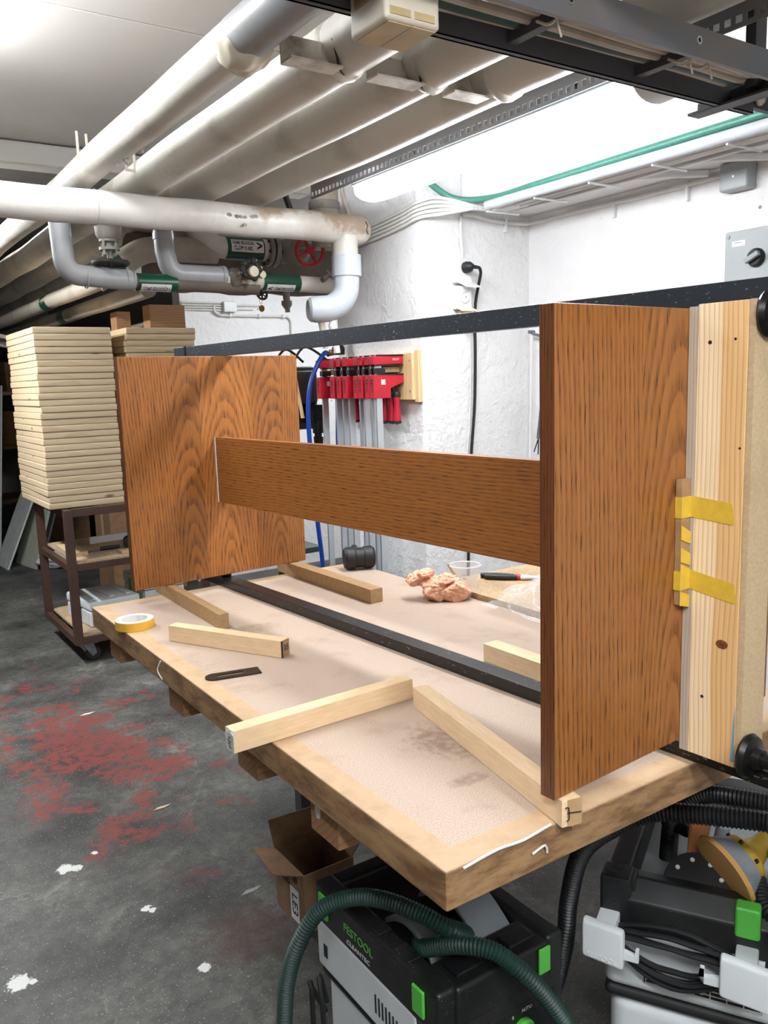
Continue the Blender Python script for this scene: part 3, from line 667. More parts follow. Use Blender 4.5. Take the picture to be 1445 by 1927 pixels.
t = thing('measuring_cup', 'clear plastic measuring cup with a brush in it', 'cup', (1.622, 1.985, 0.8505))
cc = (1.622, 1.985, 0.8505)
b = MB(); b.lathe([(0.001, 0.0), (0.036, 0.0), (0.046, 0.088), (0.050, 0.092), (0.050, 0.095), (0.0455, 0.095), (0.0350, 0.002), (0.001, 0.002)], cc, seg=40, caps=False); b.build('cup', M['clear'], t)
b = MB(); b.torus((cc[0], cc[1], cc[2] + 0.0945), (0, 0, 1), 0.0485, 0.0022, 44, 8); b.build('rim', glassy('clear_rim', '#f4f6f7', 0.6), t)
b = MB()
for k in range(6):
    a = 4.0 + (0.05 if k % 2 else 0.0)
    for q in range(5):
        a2 = 3.9 + q * 0.05
        rr = 0.0372 + k * 0.0014
        if q < (4 if k % 2 == 0 else 2): b.tube([(cc[0] + rr * math.cos(a2), cc[1] + rr * math.sin(a2), cc[2] + 0.012 + k * 0.012), (cc[0] + rr * math.cos(a2 + 0.05), cc[1] + rr * math.sin(a2 + 0.05), cc[2] + 0.012 + k * 0.012)], 0.0007, 5)
b.build('scale_marks', M['ink'], t)
tb = thing('glue_brush', 'short glue brush leaning in the clear measuring cup', 'brush', (1.63, 1.985, 0.856))
b = MB(); b.tube([(1.607, 1.995, 0.892), (1.574, 2.008, 0.951)], [0.005, 0.004], 10); b.build('handle', plain('brush_wood', '#c9a25e', 0.5), tb)
b = MB(); b.tube([(1.607, 1.995, 0.892), (1.622, 1.988, 0.862)], [0.006, 0.009], 10, flat=0.5); b.build('bristles', M['rubber'], tb)
b = MB(); b.box((1.618, 1.30, 0.846), (2.04, 2.12, 0.866), 0.001)
t = thing('side_bench', 'low chipboard side bench against the wall behind the workbench', 'bench', (1.83, 1.7, 0))
b.build('worktop', M['chip'], t)
for x in (1.64, 1.99):
    for y in (1.33, 2.06):
        b = MB(); b.box((x, y, 0), (x + 0.045, y + 0.045, 0.8455), 0.002); b.build('leg', M['timber'], t)
t = thing('pliers', 'black-handled pliers lying behind the clear cup', 'pliers', (1.80, 1.99, 0.8665))
for s in (-1, 1):
    b = MB(); b.tube(spline([(1.755, 2.055 + s * 0.010, 0.876), (1.790, 2.020 + s * 0.020, 0.876), (1.825, 1.975 + s * 0.008, 0.876)], 0.008), 0.0085, 10); b.build('grip', M['rubber'], t)
b = MB(); b.tube([(1.825, 1.977, 0.876), (1.838, 1.962, 0.876)], 0.0095, 10); tag(b.build('collar', plain('orange_grip_end', '#c9442a', 0.5), t), 'orange grip end')
b = MB(); b.tube([(1.838, 1.962, 0.876), (1.875, 1.918, 0.876)], [0.011, 0.004], 8); b.build('jaw', M['steel'], t)
# plastic bag
bm = bmesh.new()
bmesh.ops.create_grid(bm, x_segments=26, y_segments=26, size=1.0)
for v in bm.verts:
    u, w = v.co.x, v.co.y; r = math.sqrt(u * u + w * w)
    h = max(0.0, 0.10 * (1 - r * r * 0.85)) * (0.8 + 0.5 * noise.noise(Vector((u * 2.2, w * 2.2, 1.3)))) + 0.010 * abs(noise.noise(Vector((u * 7, w * 7, 5))))
    v.co = Vector((1.66 + u * 0.13, 1.68 + w * 0.13, 0.870 + h))
b = MB(); b._m(bm)
tag(b.build('plastic_bag', M['film'], None, smooth=60, loc=(1.66, 1.68, 0.867)), 'crinkled clear plastic bag at the back of the bench', 'bag')
# ------------------------------------------------------------------ trolley with the pine panels
CX0, CX1, CY0, CY1 = 1.05, 1.86, 4.70, 5.46
t = thing('trolley', 'dark brown steel trolley on castors carrying the stacked pine panels', 'trolley', (1.45, 5.08, 0))
for x in (CX0, CX1 - 0.045):
    for y in (CY0, CY1 - 0.045):
        b = MB(); b.box((x, y, 0.115), (x + 0.045, y + 0.045, 0.878), 0.003); b.build('leg', M['rust_paint'], t)
for nm, z0, z1 in (('top_rail', 0.838, 0.882), ('middle_rail', 0.535, 0.572), ('bottom_rail', 0.115, 0.155)):
    b = MB()
    for y in (CY0 + 0.002, CY1 - 0.037): b.box((CX0 + 0.045, y, z0), (CX1 - 0.045, y + 0.035, z1), 0.002)
    for x in (CX0 + 0.002, CX1 - 0.037): b.box((x, CY0 + 0.045, z0), (x + 0.035, CY1 - 0.045, z1), 0.002)
    b.build(nm, M['rust_paint'], t)
for nm, z in (('shelf', 0.573), ('shelf', 0.156)):
    b = MB(); b.box((CX0 + 0.047, CY0 + 0.01, z), (CX1 - 0.047, CY1 - 0.01, z + 0.014), 0.001); b.build(nm, M['shelf'], t)
for x, y in ((CX0 + 0.07, CY0 + 0.06), (CX1 - 0.07, CY0 + 0.06), (CX0 + 0.07, CY1 - 0.06), (CX1 - 0.07, CY1 - 0.06)):
    b = MB(); b.box((x - 0.055, y - 0.045, 0.108), (x + 0.055, y + 0.045, 0.1145), 0.002)
    for s in (-0.021, 0.021): b.prism([(x - 0.03, 0.108), (x + 0.035, 0.108), (x + 0.05, 0.045), (x + 0.025, 0.03), (x + 0.012, 0.05)], 'y', y + s - 0.002, y + s + 0.002)
    cf = b.build('castor_fork', M['galv'], t)
    b = MB(); b.lathe([(0.012, -0.016), (0.036, -0.016), (0.042, -0.010), (0.042, 0.010), (0.036, 0.016), (0.012, 0.016)], (x + 0.035, y, 0.0425), (0, 1, 0), 28); b.build('castor_wheel', M['rubber'], cf)

def slab(mat):
    b = MB(); b.box((-0.205, -0.37, 0.0), (0.205, 0.37, 0.0343), 0.0065, 2)
    return b.build('pine_panel', mat, None, loc=(0, 0, 0))
for (cx, cy, z0, n, where, grp, m1, m2) in ((1.195, 5.12, 0.8845, 28, 'left stack on the trolley', 'pine panels in the left stack', M['pine_slab'], M['pine_slab_b']),
                                     (1.680, 5.12, 0.8845, 28, 'stack behind the far oak panel', 'pine panels in the right stack', M['pine_slab_b'], M['pine_slab'])):
    proto = None
    for k in range(n):
        if proto is None: o = proto = slab(m1)
        else: o = copy_tree(proto)
        o.location = (cx + random.uniform(-0.005, 0.005), cy + random.uniform(-0.004, 0.004), z0 + k * 0.0349)
        o.rotation_euler = (0, 0, random.choice((0.0, math.pi)) + random.uniform(-0.006, 0.006))
        j = n - 1 - k
        tag(o, '%s round-edged pine panel%s of the %s' % (ORD[j], '' if j in (0, 27) else ' from the top', where), 'panel', grp)
b = MB(); b.box((1.66, 4.86, 1.8625), (1.875, 4.98, 2.0), 0.003); tag(b.build('timber_block', M['timber'], None, loc=(1.77, 4.92, 1.8625)), 'brown timber block standing on the right pine stack', 'block')
b = MB(); b.box((1.545, 5.12, 1.8625), (1.63, 5.24, 1.98), 0.003); tag(b.build('timber_block', M['timber'], None, loc=(1.59, 5.18, 1.8625)), 'smaller timber block left of the other on the right pine stack', 'block')
# tool cases on the bottom shelf
def case(name, label, x, y, w, d, h, rz):
    t = thing(name, label, 'tool case', (x, y, 0.1705), rz)
    Mx = Matrix.Translation((x, y, 0.1705)) @ Matrix.Rotation(rz, 4, 'Z')
    b = MB(Mx); b.box((-w / 2, -d / 2, 0), (w / 2, d / 2, h * 0.62), 0.012); b.build('base', M['plastic_g'], t)
    b = MB(Mx); b.box((-w / 2 - 0.003, -d / 2 - 0.003, h * 0.63), (w / 2 + 0.003, d / 2 + 0.003, h), 0.014)
    for k in range(3): b.box((-w / 2 + 0.04 + k * 0.1, -d / 2 + 0.05, h - 0.002), (-w / 2 + 0.07 + k * 0.1, d / 2 - 0.05, h + 0.006), 0.003)
    b.build('lid', M['plastic_g'], t)
    b = MB(Mx); b.box((-w / 2 - 0.016, -0.05, h * 0.30), (-w / 2 - 0.001, 0.05, h * 0.85), 0.006); lt = b.build('latch', M['vgreen'], t)
    b = MB(Mx); b.box((-w / 2 - 0.0024, -d / 2 + 0.02, h * 0.08), (-w / 2 - 0.0005, -d / 2 + 0.075, h * 0.56)); b.build('card_label', M['label'], t)
    b = MB(Mx); b.box((-0.05, -d / 2 - 0.006, h * 0.2), (0.05, -d / 2 - 0.0005, h * 0.4), 0.002); b.build('grip', M['white_pl'], t)
case('tool_case', 'flat light grey tool case with green latch on the trolley bottom shelf', 1.300, 5.02, 0.30, 0.38, 0.150, 0.10)
case('tool_case', 'taller grey tool case to the right on the trolley bottom shelf', 1.66, 5.16, 0.26, 0.36, 0.20, 0.05)
# loose tools on the middle shelf
t = thing('rubber_mallet', 'rubber mallet on the middle shelf of the trolley', 'mallet', (1.50, 4.95, 0.588))
b = MB(); b.lathe([(0.001, -0.045), (0.030, -0.045), (0.032, -0.03), (0.029, 0.0), (0.032, 0.03), (0.030, 0.045), (0.001, 0.045)], (1.46, 4.95, 0.621), (0.3, 1, 0), 24); b.build('head', M['rubber'], t)
b = MB(); b.tube([(1.49, 4.95, 0.618), (1.74, 4.99, 0.606)], [0.011, 0.014], 12); b.build('handle', M['rubber'], t)
t = thing('trowel', 'flat trowel lying on the middle shelf left of the mallet', 'trowel', (1.32, 4.90, 0.588))
b = MB(); b.prism([(1.16, 4.86), (1.28, 4.92), (1.30, 4.96), (1.15, 4.98)], 'z', 0.589, 0.592); b.build('blade', M['steel'], t)
b = MB(); b.tube([(1.29, 4.94, 0.600), (1.40, 4.93, 0.604)], [0.012, 0.010], 12); b.build('handle', M['rubber'], t)
b = MB(); b.box((1.10, 4.86, 0.5875), (1.20, 5.2, 0.612), 0.002); tag(b.build('offcut', M['mdf'], None, loc=(1.15, 5.03, 0.5875)), 'board offcut lying on the left of the trolley middle shelf', 'offcut')
b = MB(); b.box((1.36, 4.75, 0.5875), (1.46, 4.83, 0.605), 0.002); tag(b.build('offcut', M['mdf'], None, loc=(1.41, 4.79, 0.5875)), 'small board offcut at the front of the trolley middle shelf', 'offcut')
b = MB(); b.prism([(1.30, 5.20), (1.62, 5.24), (1.62, 5.26), (1.30, 5.22)], 'z', 0.588, 0.63); tag(b.build('white_strip', M['white_pl'], None, loc=(1.46, 5.22, 0.588)), 'white strip standing on edge on the trolley middle shelf', 'strip')

# ------------------------------------------------------------------ far left: boards, boxes, shelving in the dark
def leaner(name, label, x, y, w, h, th, mat, tilt, rz, cat='board'):
    Mx = Matrix.Translation((x, y, 0.0)) @ Matrix.Rotation(rz, 4, 'Z') @ Matrix.Rotation(tilt, 4, 'Y')
    b = MB(Mx); b.box((0, 0, 0.0), (th, w, h), 0.002)
    tag(b.build(name, mat, None, loc=Mx, smooth=0), label, cat)
M['white_board'] = speck('spotted_white_board', '#c9ccca', '#b3b7b5', 14, 0.6)
M['pale_board'] = plain('pale_green_board', '#b6bba9', 0.6, var=0.1)
leaner('leaning_board', 'pale grey-green board leaning at the far left wall', 1.42, 7.60, 0.45, 1.40, 0.02, M['pale_board'], R(18), R(10))
leaner('leaning_board', 'white board leaning outermost at the far left', 1.22, 7.75, 0.40, 1.05, 0.016, M['white_board'], R(24), R(4))
leaner('leaning_board', 'spotted white sheet standing upright at the far left', 1.26, 8.35, 0.45, 1.60, 0.016, M['white_board'], R(6), R(10))
leaner('leaning_board', 'narrow white board behind the trolley legs', 1.50, 7.75, 0.40, 1.15, 0.02, M['white_board'], R(20), R(14))
b = MB(); b.blob((1.60, 7.55, 0.075), (0.17, 0.12, 0.075), 4, 0.3, 2.2, 3); tag(b.build('white_bag', M['white_pl'], None, smooth=40, loc=(1.60, 7.55, 0)), 'small white plastic bag on the floor beyond the trolley', 'bag')
def carton(label, x, y, z, w, d, h, rz=0.0):
    Mx = Matrix.Translation((x, y, z)) @ Matrix.Rotation(rz, 4, 'Z')
    t = thing('cardboard_box', label, 'box', (x, y, z), rz)
    b = MB(Mx); b.box((-w / 2, -d / 2, 0), (w / 2, d / 2, h), 0.004); b.build('carton', M['card'], t)
    b = MB(Mx); b.box((-w / 2 - 0.001, -0.03, h * 0.4), (w / 2 + 0.001, 0.03, h + 0.001)); b.build('packing_tape', M['kraft_lt'], t)
carton('brown cardboard box on the floor behind the trolley', 1.95, 6.30, 0, 0.55, 0.4, 0.80)
carton('cardboard box standing against the dark rear shelves', 1.85, 8.60, 0, 0.5, 0.5, 1.25)
t = thing('storage_rack', 'dark storage rack at the far left end of the room', 'shelving', (1.4, 9.6, 0))
for x in (0.5, 2.2):
    for y in (9.3, 9.9):
        b = MB(); b.box((x, y, 0), (x + 0.05, y + 0.05, 2.0), 0.003); b.build('post', M['rust_paint'], t)
for z in (0.4, 0.95, 1.5):
    b = MB(); b.box((0.5, 9.3, z), (2.25, 9.95, z + 0.035), 0.002); b.build('shelf', M['timber'], t)
for k, (x, z, w, h, mm) in enumerate(((0.75, 0.985, 0.4, 0.3, 'card'), (1.25, 0.985, 0.35, 0.22, 'white_board'), (1.7, 0.985, 0.45, 0.35, 'timber'), (1.3, 1.535, 0.5, 0.2, 'timber'), (1.85, 1.535, 0.4, 0.3, 'card'))):
    b = MB(); b.box((x - w / 2, 9.38, z + 0.001), (x + w / 2, 9.8, z + h), 0.006)
    tag(b.build('storage_box', M[mm], None, loc=(x, 9.6, z)), ['cardboard storage box at the left of the rear rack middle shelf', 'white storage box on the rear rack middle shelf', 'brown storage box at the right of the rear rack middle shelf', 'low brown storage box on the rear rack top shelf', 'cardboard storage box at the right of the rear rack top shelf'][k], 'box')
# ------------------------------------------------------------------ heating pipes
def ypipe(label, x, z, r, y0, y1, mat, wob=0.0, name='heating_pipe', extra=None):
    t = thing(name, label, 'pipe', (x, y0, z), 0.0, None)
    pts, rr = [], []
    n = int((y1 - y0) / 0.05)
    for k in range(n + 1):
        y = y0 + (y1 - y0) * k / n
        q = noise.noise(Vector((y * 1.9, x * 3, 0.3)))
        pts.append((x + wob * 0.25 * q, y, z + wob * 0.2 * noise.noise(Vector((y * 1.3, 7, x))))); rr.append(r * (1 + wob * q))
    b = MB(); b.tube(pts, rr, 36); b.build('lagging', mat, t)
    return t
p1 = ypipe('white lagged pipe nearest the left, with a crumpled wrapping and torn end', 0.864, 2.270, 0.052, 1.78, 9.0, M['pipe_w'], 0.05)
b = MB(); b.tube([(0.864, -1.8, 2.270), (0.864, 1.80, 2.270)], 0.053, 36); tag(b.build('bare_pipe', M['pipe_g'], p1), 'smooth grey bare length of the pipe')
b = MB(); b.blob((0.872, 1.80, 2.262), (0.062, 0.085, 0.060), 4, 0.16, 2.2, 5); tag(b.build('wrap', paint('creased_cloth_wrap', '#cfc7b4', '#8f8069', 0.5, 6, 0.6, bump=0.8, bscale=14), p1, smooth=30), 'creased cream cloth wrap')
for (x, y, z, s) in ((0.884, 2.70, 2.222, 0.010), (0.900, 2.60, 2.232, 0.008), (0.872, 2.76, 2.222, 0.007)):
    b = MB(); b.blob((x, y, z), (s, s * 1.1, s * 1.3), 2, 0.6, 3, y); b.build('torn_plaster', M['label'], p1)
p2 = ypipe('second white lagged pipe from the left, under the angle-iron bracket', 1.085, 2.272, 0.0655, -1.8, 9.0, M['pipe_w'], 0.04)
p3 = ypipe('third white lagged pipe from the left along the ceiling', 1.308, 2.272, 0.0655, -1.8, 9.0, M['pipe_w'], 0.04)
p4 = ypipe('right-hand white lagged pipe along the ceiling, beside the lit lamp', 1.515, 2.272, 0.066, -1.8, 9.0, M['pipe_w'], 0.04)
for p, x, y in ((p2, 1.085, 1.74), (p3, 1.308, 1.70), (p4, 1.515, 1.66)):
    b = MB(); b.blob((x, y, 2.266), (0.070, 0.045, 0.068), 3, 0.10, 3.0, x); b.build('joint_bulge', M['pipe_w'], p)
t = thing('pipe_bracket', 'white angle-iron bracket crossing between the ceiling pipes', 'bracket', (1.25, 1.74, 2.2))
for x0, x1, y in ((0.920, 1.050, 1.72), (1.140, 1.275, 1.72), (1.365, 1.475, 1.72)):
    b = MB(); b.prism([(y - 0.045, 2.205), (y + 0.005, 2.205), (y + 0.005, 2.268), (y, 2.268), (y, 2.210), (y - 0.045, 2.210)], 'x', x0, x1); b.build('angle_iron', paint('rusty_white_angle', '#cfc8bb', '#6a4f37', 0.9, 9, 0.5), t)
b = MB()
for x, y in ((1.036, 1.70), (1.262, 1.70)):
    b = MB(); b.tube(spline([(x - 0.012, y - 0.025, 2.262), (x - 0.002, y - 0.022, 2.235), (x + 0.012, y - 0.012, 2.208), (x + 0.03, y + 0.0, 2.202)], 0.006), 0.003, 6); b.build('lagging_gap', M['ink'], t)
b = MB()
for x, y, lab in ((0.800, 2.93, 'left'), (0.985, 3.02, 'right')):
    b = MB(); b.box((x, y, 2.27), (x + 0.007, y + 0.004, 2.355)).box((x + 0.007, y, 2.27), (x + 0.030, y + 0.004, 2.278)).box((x + 0.030, y, 2.27), (x + 0.037, y + 0.004, 2.350)); tag(b.build('pipe_clip', M['cable'], None, loc=(x, y, 2.27)), 'small forked pipe clip on the %s of the two front ceiling pipes' % lab, 'clip')

# crossing pipe with elbow down to the wall
YH, ZH, RH = 3.0, 2.134, 0.0565
t = thing('crossing_pipe', 'long horizontal white lagged pipe crossing in front, turning down at the pillar', 'pipe', (1.2, YH, ZH))
pts = [(-2.6 + 0.06 * k, YH, ZH + 0.0015 * math.sin(k)) for k in range(int((1.80 + 2.6) / 0.06) + 1)]
pts += [(1.86, YH, ZH), (1.92, YH, ZH - 0.001)]; rr = [RH * (1 + 0.02 * noise.noise(Vector((k * 0.3, 0, 0)))) for k in range(len(pts))]
for a in (15, 30, 45, 60, 75, 86): pts.append((1.92 + 0.056 * math.sin(R(a)), YH, ZH - 0.001 - 0.006 * math.sin(R(a)))); rr.append(RH * math.cos(R(a)))
b = MB(); b.tube(pts, rr, 36); b.build('lagging', M['pipe_cross'], t)
b = MB(); b.tube([(1.854, YH, ZH - 0.03), (1.854, YH, 2.03)], 0.0535, 36); b.build('down_pipe', M['pipe_w'], t)
b = MB(); b.tube(spline([(1.915, YH - 0.0675, ZH + 0.022), (1.922, YH - 0.0695, ZH + 0.005), (1.917, YH - 0.0705, ZH - 0.012), (1.926, YH - 0.069, ZH - 0.028)], 0.004), [0.001] + [0.0022] * 12 + [0.001] if False else 0.0018, 6); b.build('crack', M['ink'], t)
b = MB(); b.lathe([(RH + 0.004, -0.001), (RH + 0.0045, 0.001)], (0.86, YH, ZH), (1, 0, 0), 40, False); b.build('seam', M['pipe_d'], t)
b = MB()
for k, (x, dz) in enumerate(((1.33, 0.003), (1.36, 0.000), (1.375, -0.001), (1.39, -0.001), (1.42, 0.004), (1.435, 0.006), (1.39, -0.028))):
    b.blob((x, YH - RH * 1.002, ZH + dz), (0.009, 0.002, 0.006), 2, 0.7, 3, k)
b.build('scuff', M['cast'], t)
b = MB(); b.lathe([(0.059, 0.0), (0.0605, 0.002), (0.0605, 0.083), (0.059, 0.085)], (1.859, YH, 1.945), (0, 0, 1), 40); tag(b.build('collar', M['pipe_ww'], t), 'smooth white plastic collar')
pts = [(1.857, YH, 1.96)] + elbow((1.855, YH, 1.818), (0, 0, 1), Vector((-1, 0.35, 0)).normalized(), 0.095, 12) + [(1.855 - 0.125, YH + 0.044, 1.816), (1.855 - 0.145, YH + 0.051, 1.816), (1.855 - 0.155, YH + 0.054, 1.816)]
b = MB(); b.tube(pts, [0.053] * (len(pts) - 2) + [0.049, 0.038], 36); tag(b.build('sleeve_elbow', M['pipe_ww'], t), 'smooth white plastic elbow')
b = MB(); b.tube(spline([(1.80, 3.02, 1.775), (1.79, 3.02, 1.75), (1.80, 3.02, 1.72), (1.81, 3.02, 1.64)], 0.01), 0.014, 14); tag(b.build('drain_tap', M['white_pl'], t), 'small white drain elbow')
b = MB(); b.tube([(1.752, 3.04, 1.772), (1.768, 3.04, 1.66)], [0.014, 0.011], 12); b.build('drain_stub', M['pipe_d'], t)

def band_label(t, x0, x1, y, z, r, txt=None, txtx=None, ang=0.0, size=0.03, arrow='>', lx=None, h=None):
    b = MB(); b.lathe([(r + 0.001, 0.0), (r + 0.0015, 0.001), (r + 0.0015, x1 - x0), (r + 0.001, x1 - x0)], (x0, y, z), (1, 0, 0), 40, False)
    g = b.build('green_band', M['green_band'], t)
    lx0, lx1 = lx or (x0 + 0.02, x1 - 0.02); h = h or 0.055; aw = h / r / 2
    rr = r + 0.0022; b = MB(); bb = bmesh.new(); n = 10; prev = None
    for k in range(n + 1):
        a = ang - aw + 2 * aw * k / n; q = [bb.verts.new((xx, y - rr * math.cos(a), z + rr * math.sin(a))) for xx in (lx0, lx1)]
        if prev: bb.faces.new((prev[0], prev[1], q[1], q[0]))
        prev = q
    b._m(bb); lb = b.build('label', M['label'], t)
    if txt:
        rot = Matrix.Rotation(-ang, 4, 'X')
        for (s, sx, dx, body) in txt:
            Mx = Matrix.Translation(((lx0 + lx1) / 2 + dx, y, z)) @ rot @ basis((0, -(rr + 0.0004), 0), (1, 0, 0), (0, 0, 1))
            text('lettering', body, s, Mx, M['ink'], t, 0.0002, rr, sx, s * 0.03)
    return g
# upper grey pipe (first from the left)
t = thing('grey_sleeved_pipe', 'grey sleeved pipe dropping at the left and running right to a green band', 'pipe', (0.815, 3.3, 2.0))
pts = [(0.814, 3.3, 2.165), (0.816, 3.3, 2.10)] + elbow((0.820, 3.3, 1.945), (0, 0, 1), (1, 0, 0), 0.06, 10) + [(1.02, 3.3, 1.938), (1.075, 3.3, 1.936)]
b = MB(); b.tube(pts, 0.0385, 32); b.build('sleeve', M['pipe_g'], t)
for x in (0.895, 1.045, 1.07):
    b = MB(); b.lathe([(0.0388, -0.003), (0.0402, -0.002), (0.0402, 0.002), (0.0388, 0.003)], (x, 3.3, 1.939), (1, 0, 0), 32, False); b.build('clip_band', M['pipe_g'], t)
b = MB(); b.tube([(1.07, 3.3, 1.932), (1.60, 3.3, 1.925)], 0.030, 28); b.build('pipe_run', M['pipe_dirty'], t)
band_label(t, 1.085, 1.242, 3.3, 1.930, 0.032, [(0.024, 0.50, 0.0, 'VÄRME SEKUNDÄR >')], ang=-0.95, lx=(1.095, 1.215), h=0.042)
# second grey pipe
t = thing('grey_sleeved_pipe', 'grey sleeved pipe beside the black handwheel, ending at a brass-capped valve', 'pipe', (1.20, 3.3, 2.0))
pts = [(1.204, 3.3, 2.12), (1.207, 3.3, 2.05)] + elbow((1.214, 3.3, 1.967), (0, 0, 1), (1, 0, 0), 0.055, 10) + [(1.38, 3.3, 1.966), (1.447, 3.3, 1.966)]
b = MB(); b.tube([(1.204, 3.3, 2.13)] + pts[1:], 0.0385, 32); b.build('sleeve', M['pipe_g'], t)
b = MB(); b.lathe([(0.0388, -0.001), (0.0405, 0.0), (0.0405, 0.024), (0.0388, 0.025)], (1.204, 3.3, 2.095), (0, 0, 1), 32, False); b.build('end_band', M['pipe_g'], t); b = MB(); b.lathe([(0.038, 0), (0.041, 0.001), (0.041, 0.018), (0.036, 0.019)], (1.436, 3.3, 1.966), (1, 0, 0), 32); b.build('end_band', M['pipe_g'], t)
b = MB(); b.tube([(1.45, 3.3, 1.955), (2.0, 3.3, 1.945)], 0.034, 28); b.build('pipe_run', M['pipe_w'], t)
band_label(t, 1.617, 1.794, 3.3, 1.950, 0.0345, [(0.022, 0.50, 0.014, 'VÄRME SEKUNDÄR'), (0.032, 1.2, -0.050, '<')], ang=-0.95, lx=(1.632, 1.765), h=0.042)
# valve on the second pipe
tv = thing('balancing_valve', 'valve with black star handwheel and cream cap on the grey pipe', 'valve', (1.53, 3.25, 1.96))
b = MB(); b.blob((1.49, 3.29, 1.958), (0.035, 0.045, 0.042), 3, 0.2, 4, 2).tube([(1.53, 3.28, 1.96), (1.53, 3.21, 1.975)], 0.016, 14); b.build('body', M['cast'], tv)
b = MB(); b.torus((1.53, 3.205, 1.985), (0, -1, 0.1), 0.034, 0.009, 36, 8)
for k in range(5):
    a = k * 2 * math.pi / 5; b.blob((1.53 + 0.036 * math.cos(a), 3.203, 1.985 + 0.036 * math.sin(a)), (0.014, 0.010, 0.014), 2, 0.0)
    b.tube([(1.53, 3.205, 1.985), (1.53 + 0.03 * math.cos(a), 3.205, 1.985 + 0.03 * math.sin(a))], 0.006, 6)
b.build('handwheel', M['cast_dk'], tv)
b = MB(); b.lathe([(0.001, 0.0), (0.022, 0.0), (0.022, 0.016), (0.019, 0.020), (0.001, 0.020)], (1.532, 3.200, 1.975), (0, -1, 0), 28); b.build('cap', M['cream'], tv)
b = MB(); b.tube([(1.575, 3.26, 1.965), (1.58, 3.22, 1.972)], 0.012, 12).cyl((1.582, 3.225, 1.968), (1.584, 3.208, 1.968), 0.015).tube([(1.57, 3.26, 2.00), (1.575, 3.255, 2.035)], 0.008, 10).box((1.56, 3.24, 1.99), (1.60, 3.26, 2.005), 0.003); b.build('test_point', M['cream'], tv)
tv = thing('drain_valve', 'small lever drain valve at the right end of the grey pipe', 'valve', (1.92, 3.25, 1.98))
b = MB(); b.tube([(1.90, 3.28, 1.96), (1.905, 3.22, 1.985)], 0.012, 12).tube([(1.875, 3.22, 1.965), (1.935, 3.215, 2.005)], 0.008, 10).tube([(1.885, 3.212, 2.0), (1.925, 3.212, 1.965)], 0.006, 8); b.build('body', M['cast'], tv)
b = MB(); b.blob((1.945, 3.21, 2.02), (0.015, 0.012, 0.016), 3, 0.05); b.build('knob', M['cream'], tv)

# pipe with the clear flow label, flange and red wheel
t = thing('labelled_heating_pipe', 'white pipe bending to the right, with a green band and a lettered flow label', 'pipe', (1.6, 3.5, 2.1))
pts = [(1.30, 3.62, 2.34), (1.40, 3.55, 2.25), (1.455, 3.52, 2.165), (1.50, 3.505, 2.125), (1.545, 3.5, 2.114), (1.62, 3.5, 2.114), (1.78, 3.5, 2.114)]
b = MB(); b.tube(spline(pts, 0.02), 0.047, 32); b.build('lagging', M['pipe_w'], t)
band_label(t, 1.545, 1.722, 3.5, 2.114, 0.0475, [(0.023, 0.52, -0.022, 'VÄRME SEKUNDÄR\nTILLOPP VS 3002'), (0.062, 0.75, 0.056, '>')], ang=0.12, lx=(1.562, 1.715), h=0.052)
b = MB(); b.lathe([(0.03, 0.0), (0.068, 0.0), (0.070, 0.003), (0.070, 0.018), (0.03, 0.018)], (1.745, 3.5, 2.114), (1, 0, 0), 36).lathe([(0.03, 0.0), (0.072, 0.0), (0.072, 0.020), (0.03, 0.020)], (1.772, 3.5, 2.114), (1, 0, 0), 36); fl = b.build('flange', M['cast'], t)
b = MB(); b.lathe([(0.066, 0.0), (0.0655, 0.009)], (1.763, 3.5, 2.114), (1, 0, 0), 36, False); b.build('gasket', M['ink'], fl)
b = MB()
for k in range(8):
    a = k * math.pi / 4 + 0.2; b.cyl((1.738, 3.5 + 0.058 * math.cos(a), 2.114 + 0.058 * math.sin(a)), (1.800, 3.5 + 0.058 * math.cos(a), 2.114 + 0.058 * math.sin(a)), 0.007, seg=6)
b.build('bolt', M['cast_dk'], fl)
tv = thing('gate_valve', 'cast gate valve with a red spoked handwheel', 'valve', (1.9, 3.5, 2.11))
b = MB(); b.lathe([(0.03, 0.0), (0.045, 0.0), (0.055, 0.04), (0.045, 0.09), (0.03, 0.1)], (1.80, 3.5, 2.114), (1, 0, 0), 30).lathe([(0.02, 0.0), (0.066, 0.0), (0.068, 0.02), (0.058, 0.03), (0.045, 0.05), (0.02, 0.055)], (1.875, 3.46, 2.112), (-0.25, -1, -0.1), 32).tube([(1.87, 3.43, 2.11), (1.855, 3.30, 2.092)], 0.014, 12); b.build('body', M['cast'], tv)
ax = Vector((-0.22, -1, -0.15)).normalized(); c = Vector((1.852, 3.285, 2.088)); u, w = ortho(ax)
b = MB(); b.torus(c, ax, 0.060, 0.0085, 44, 10).lathe([(0.001, -0.012), (0.016, -0.012), (0.016, 0.012), (0.001, 0.012)], c, ax, 20)
for k in range(4):
    a = 0.5 + k * math.pi / 2; e = u * math.cos(a) + w * math.sin(a); b.tube([c + e * 0.01, c + e * 0.056], 0.0065, 8)
b.build('handwheel', M['red'], tv)

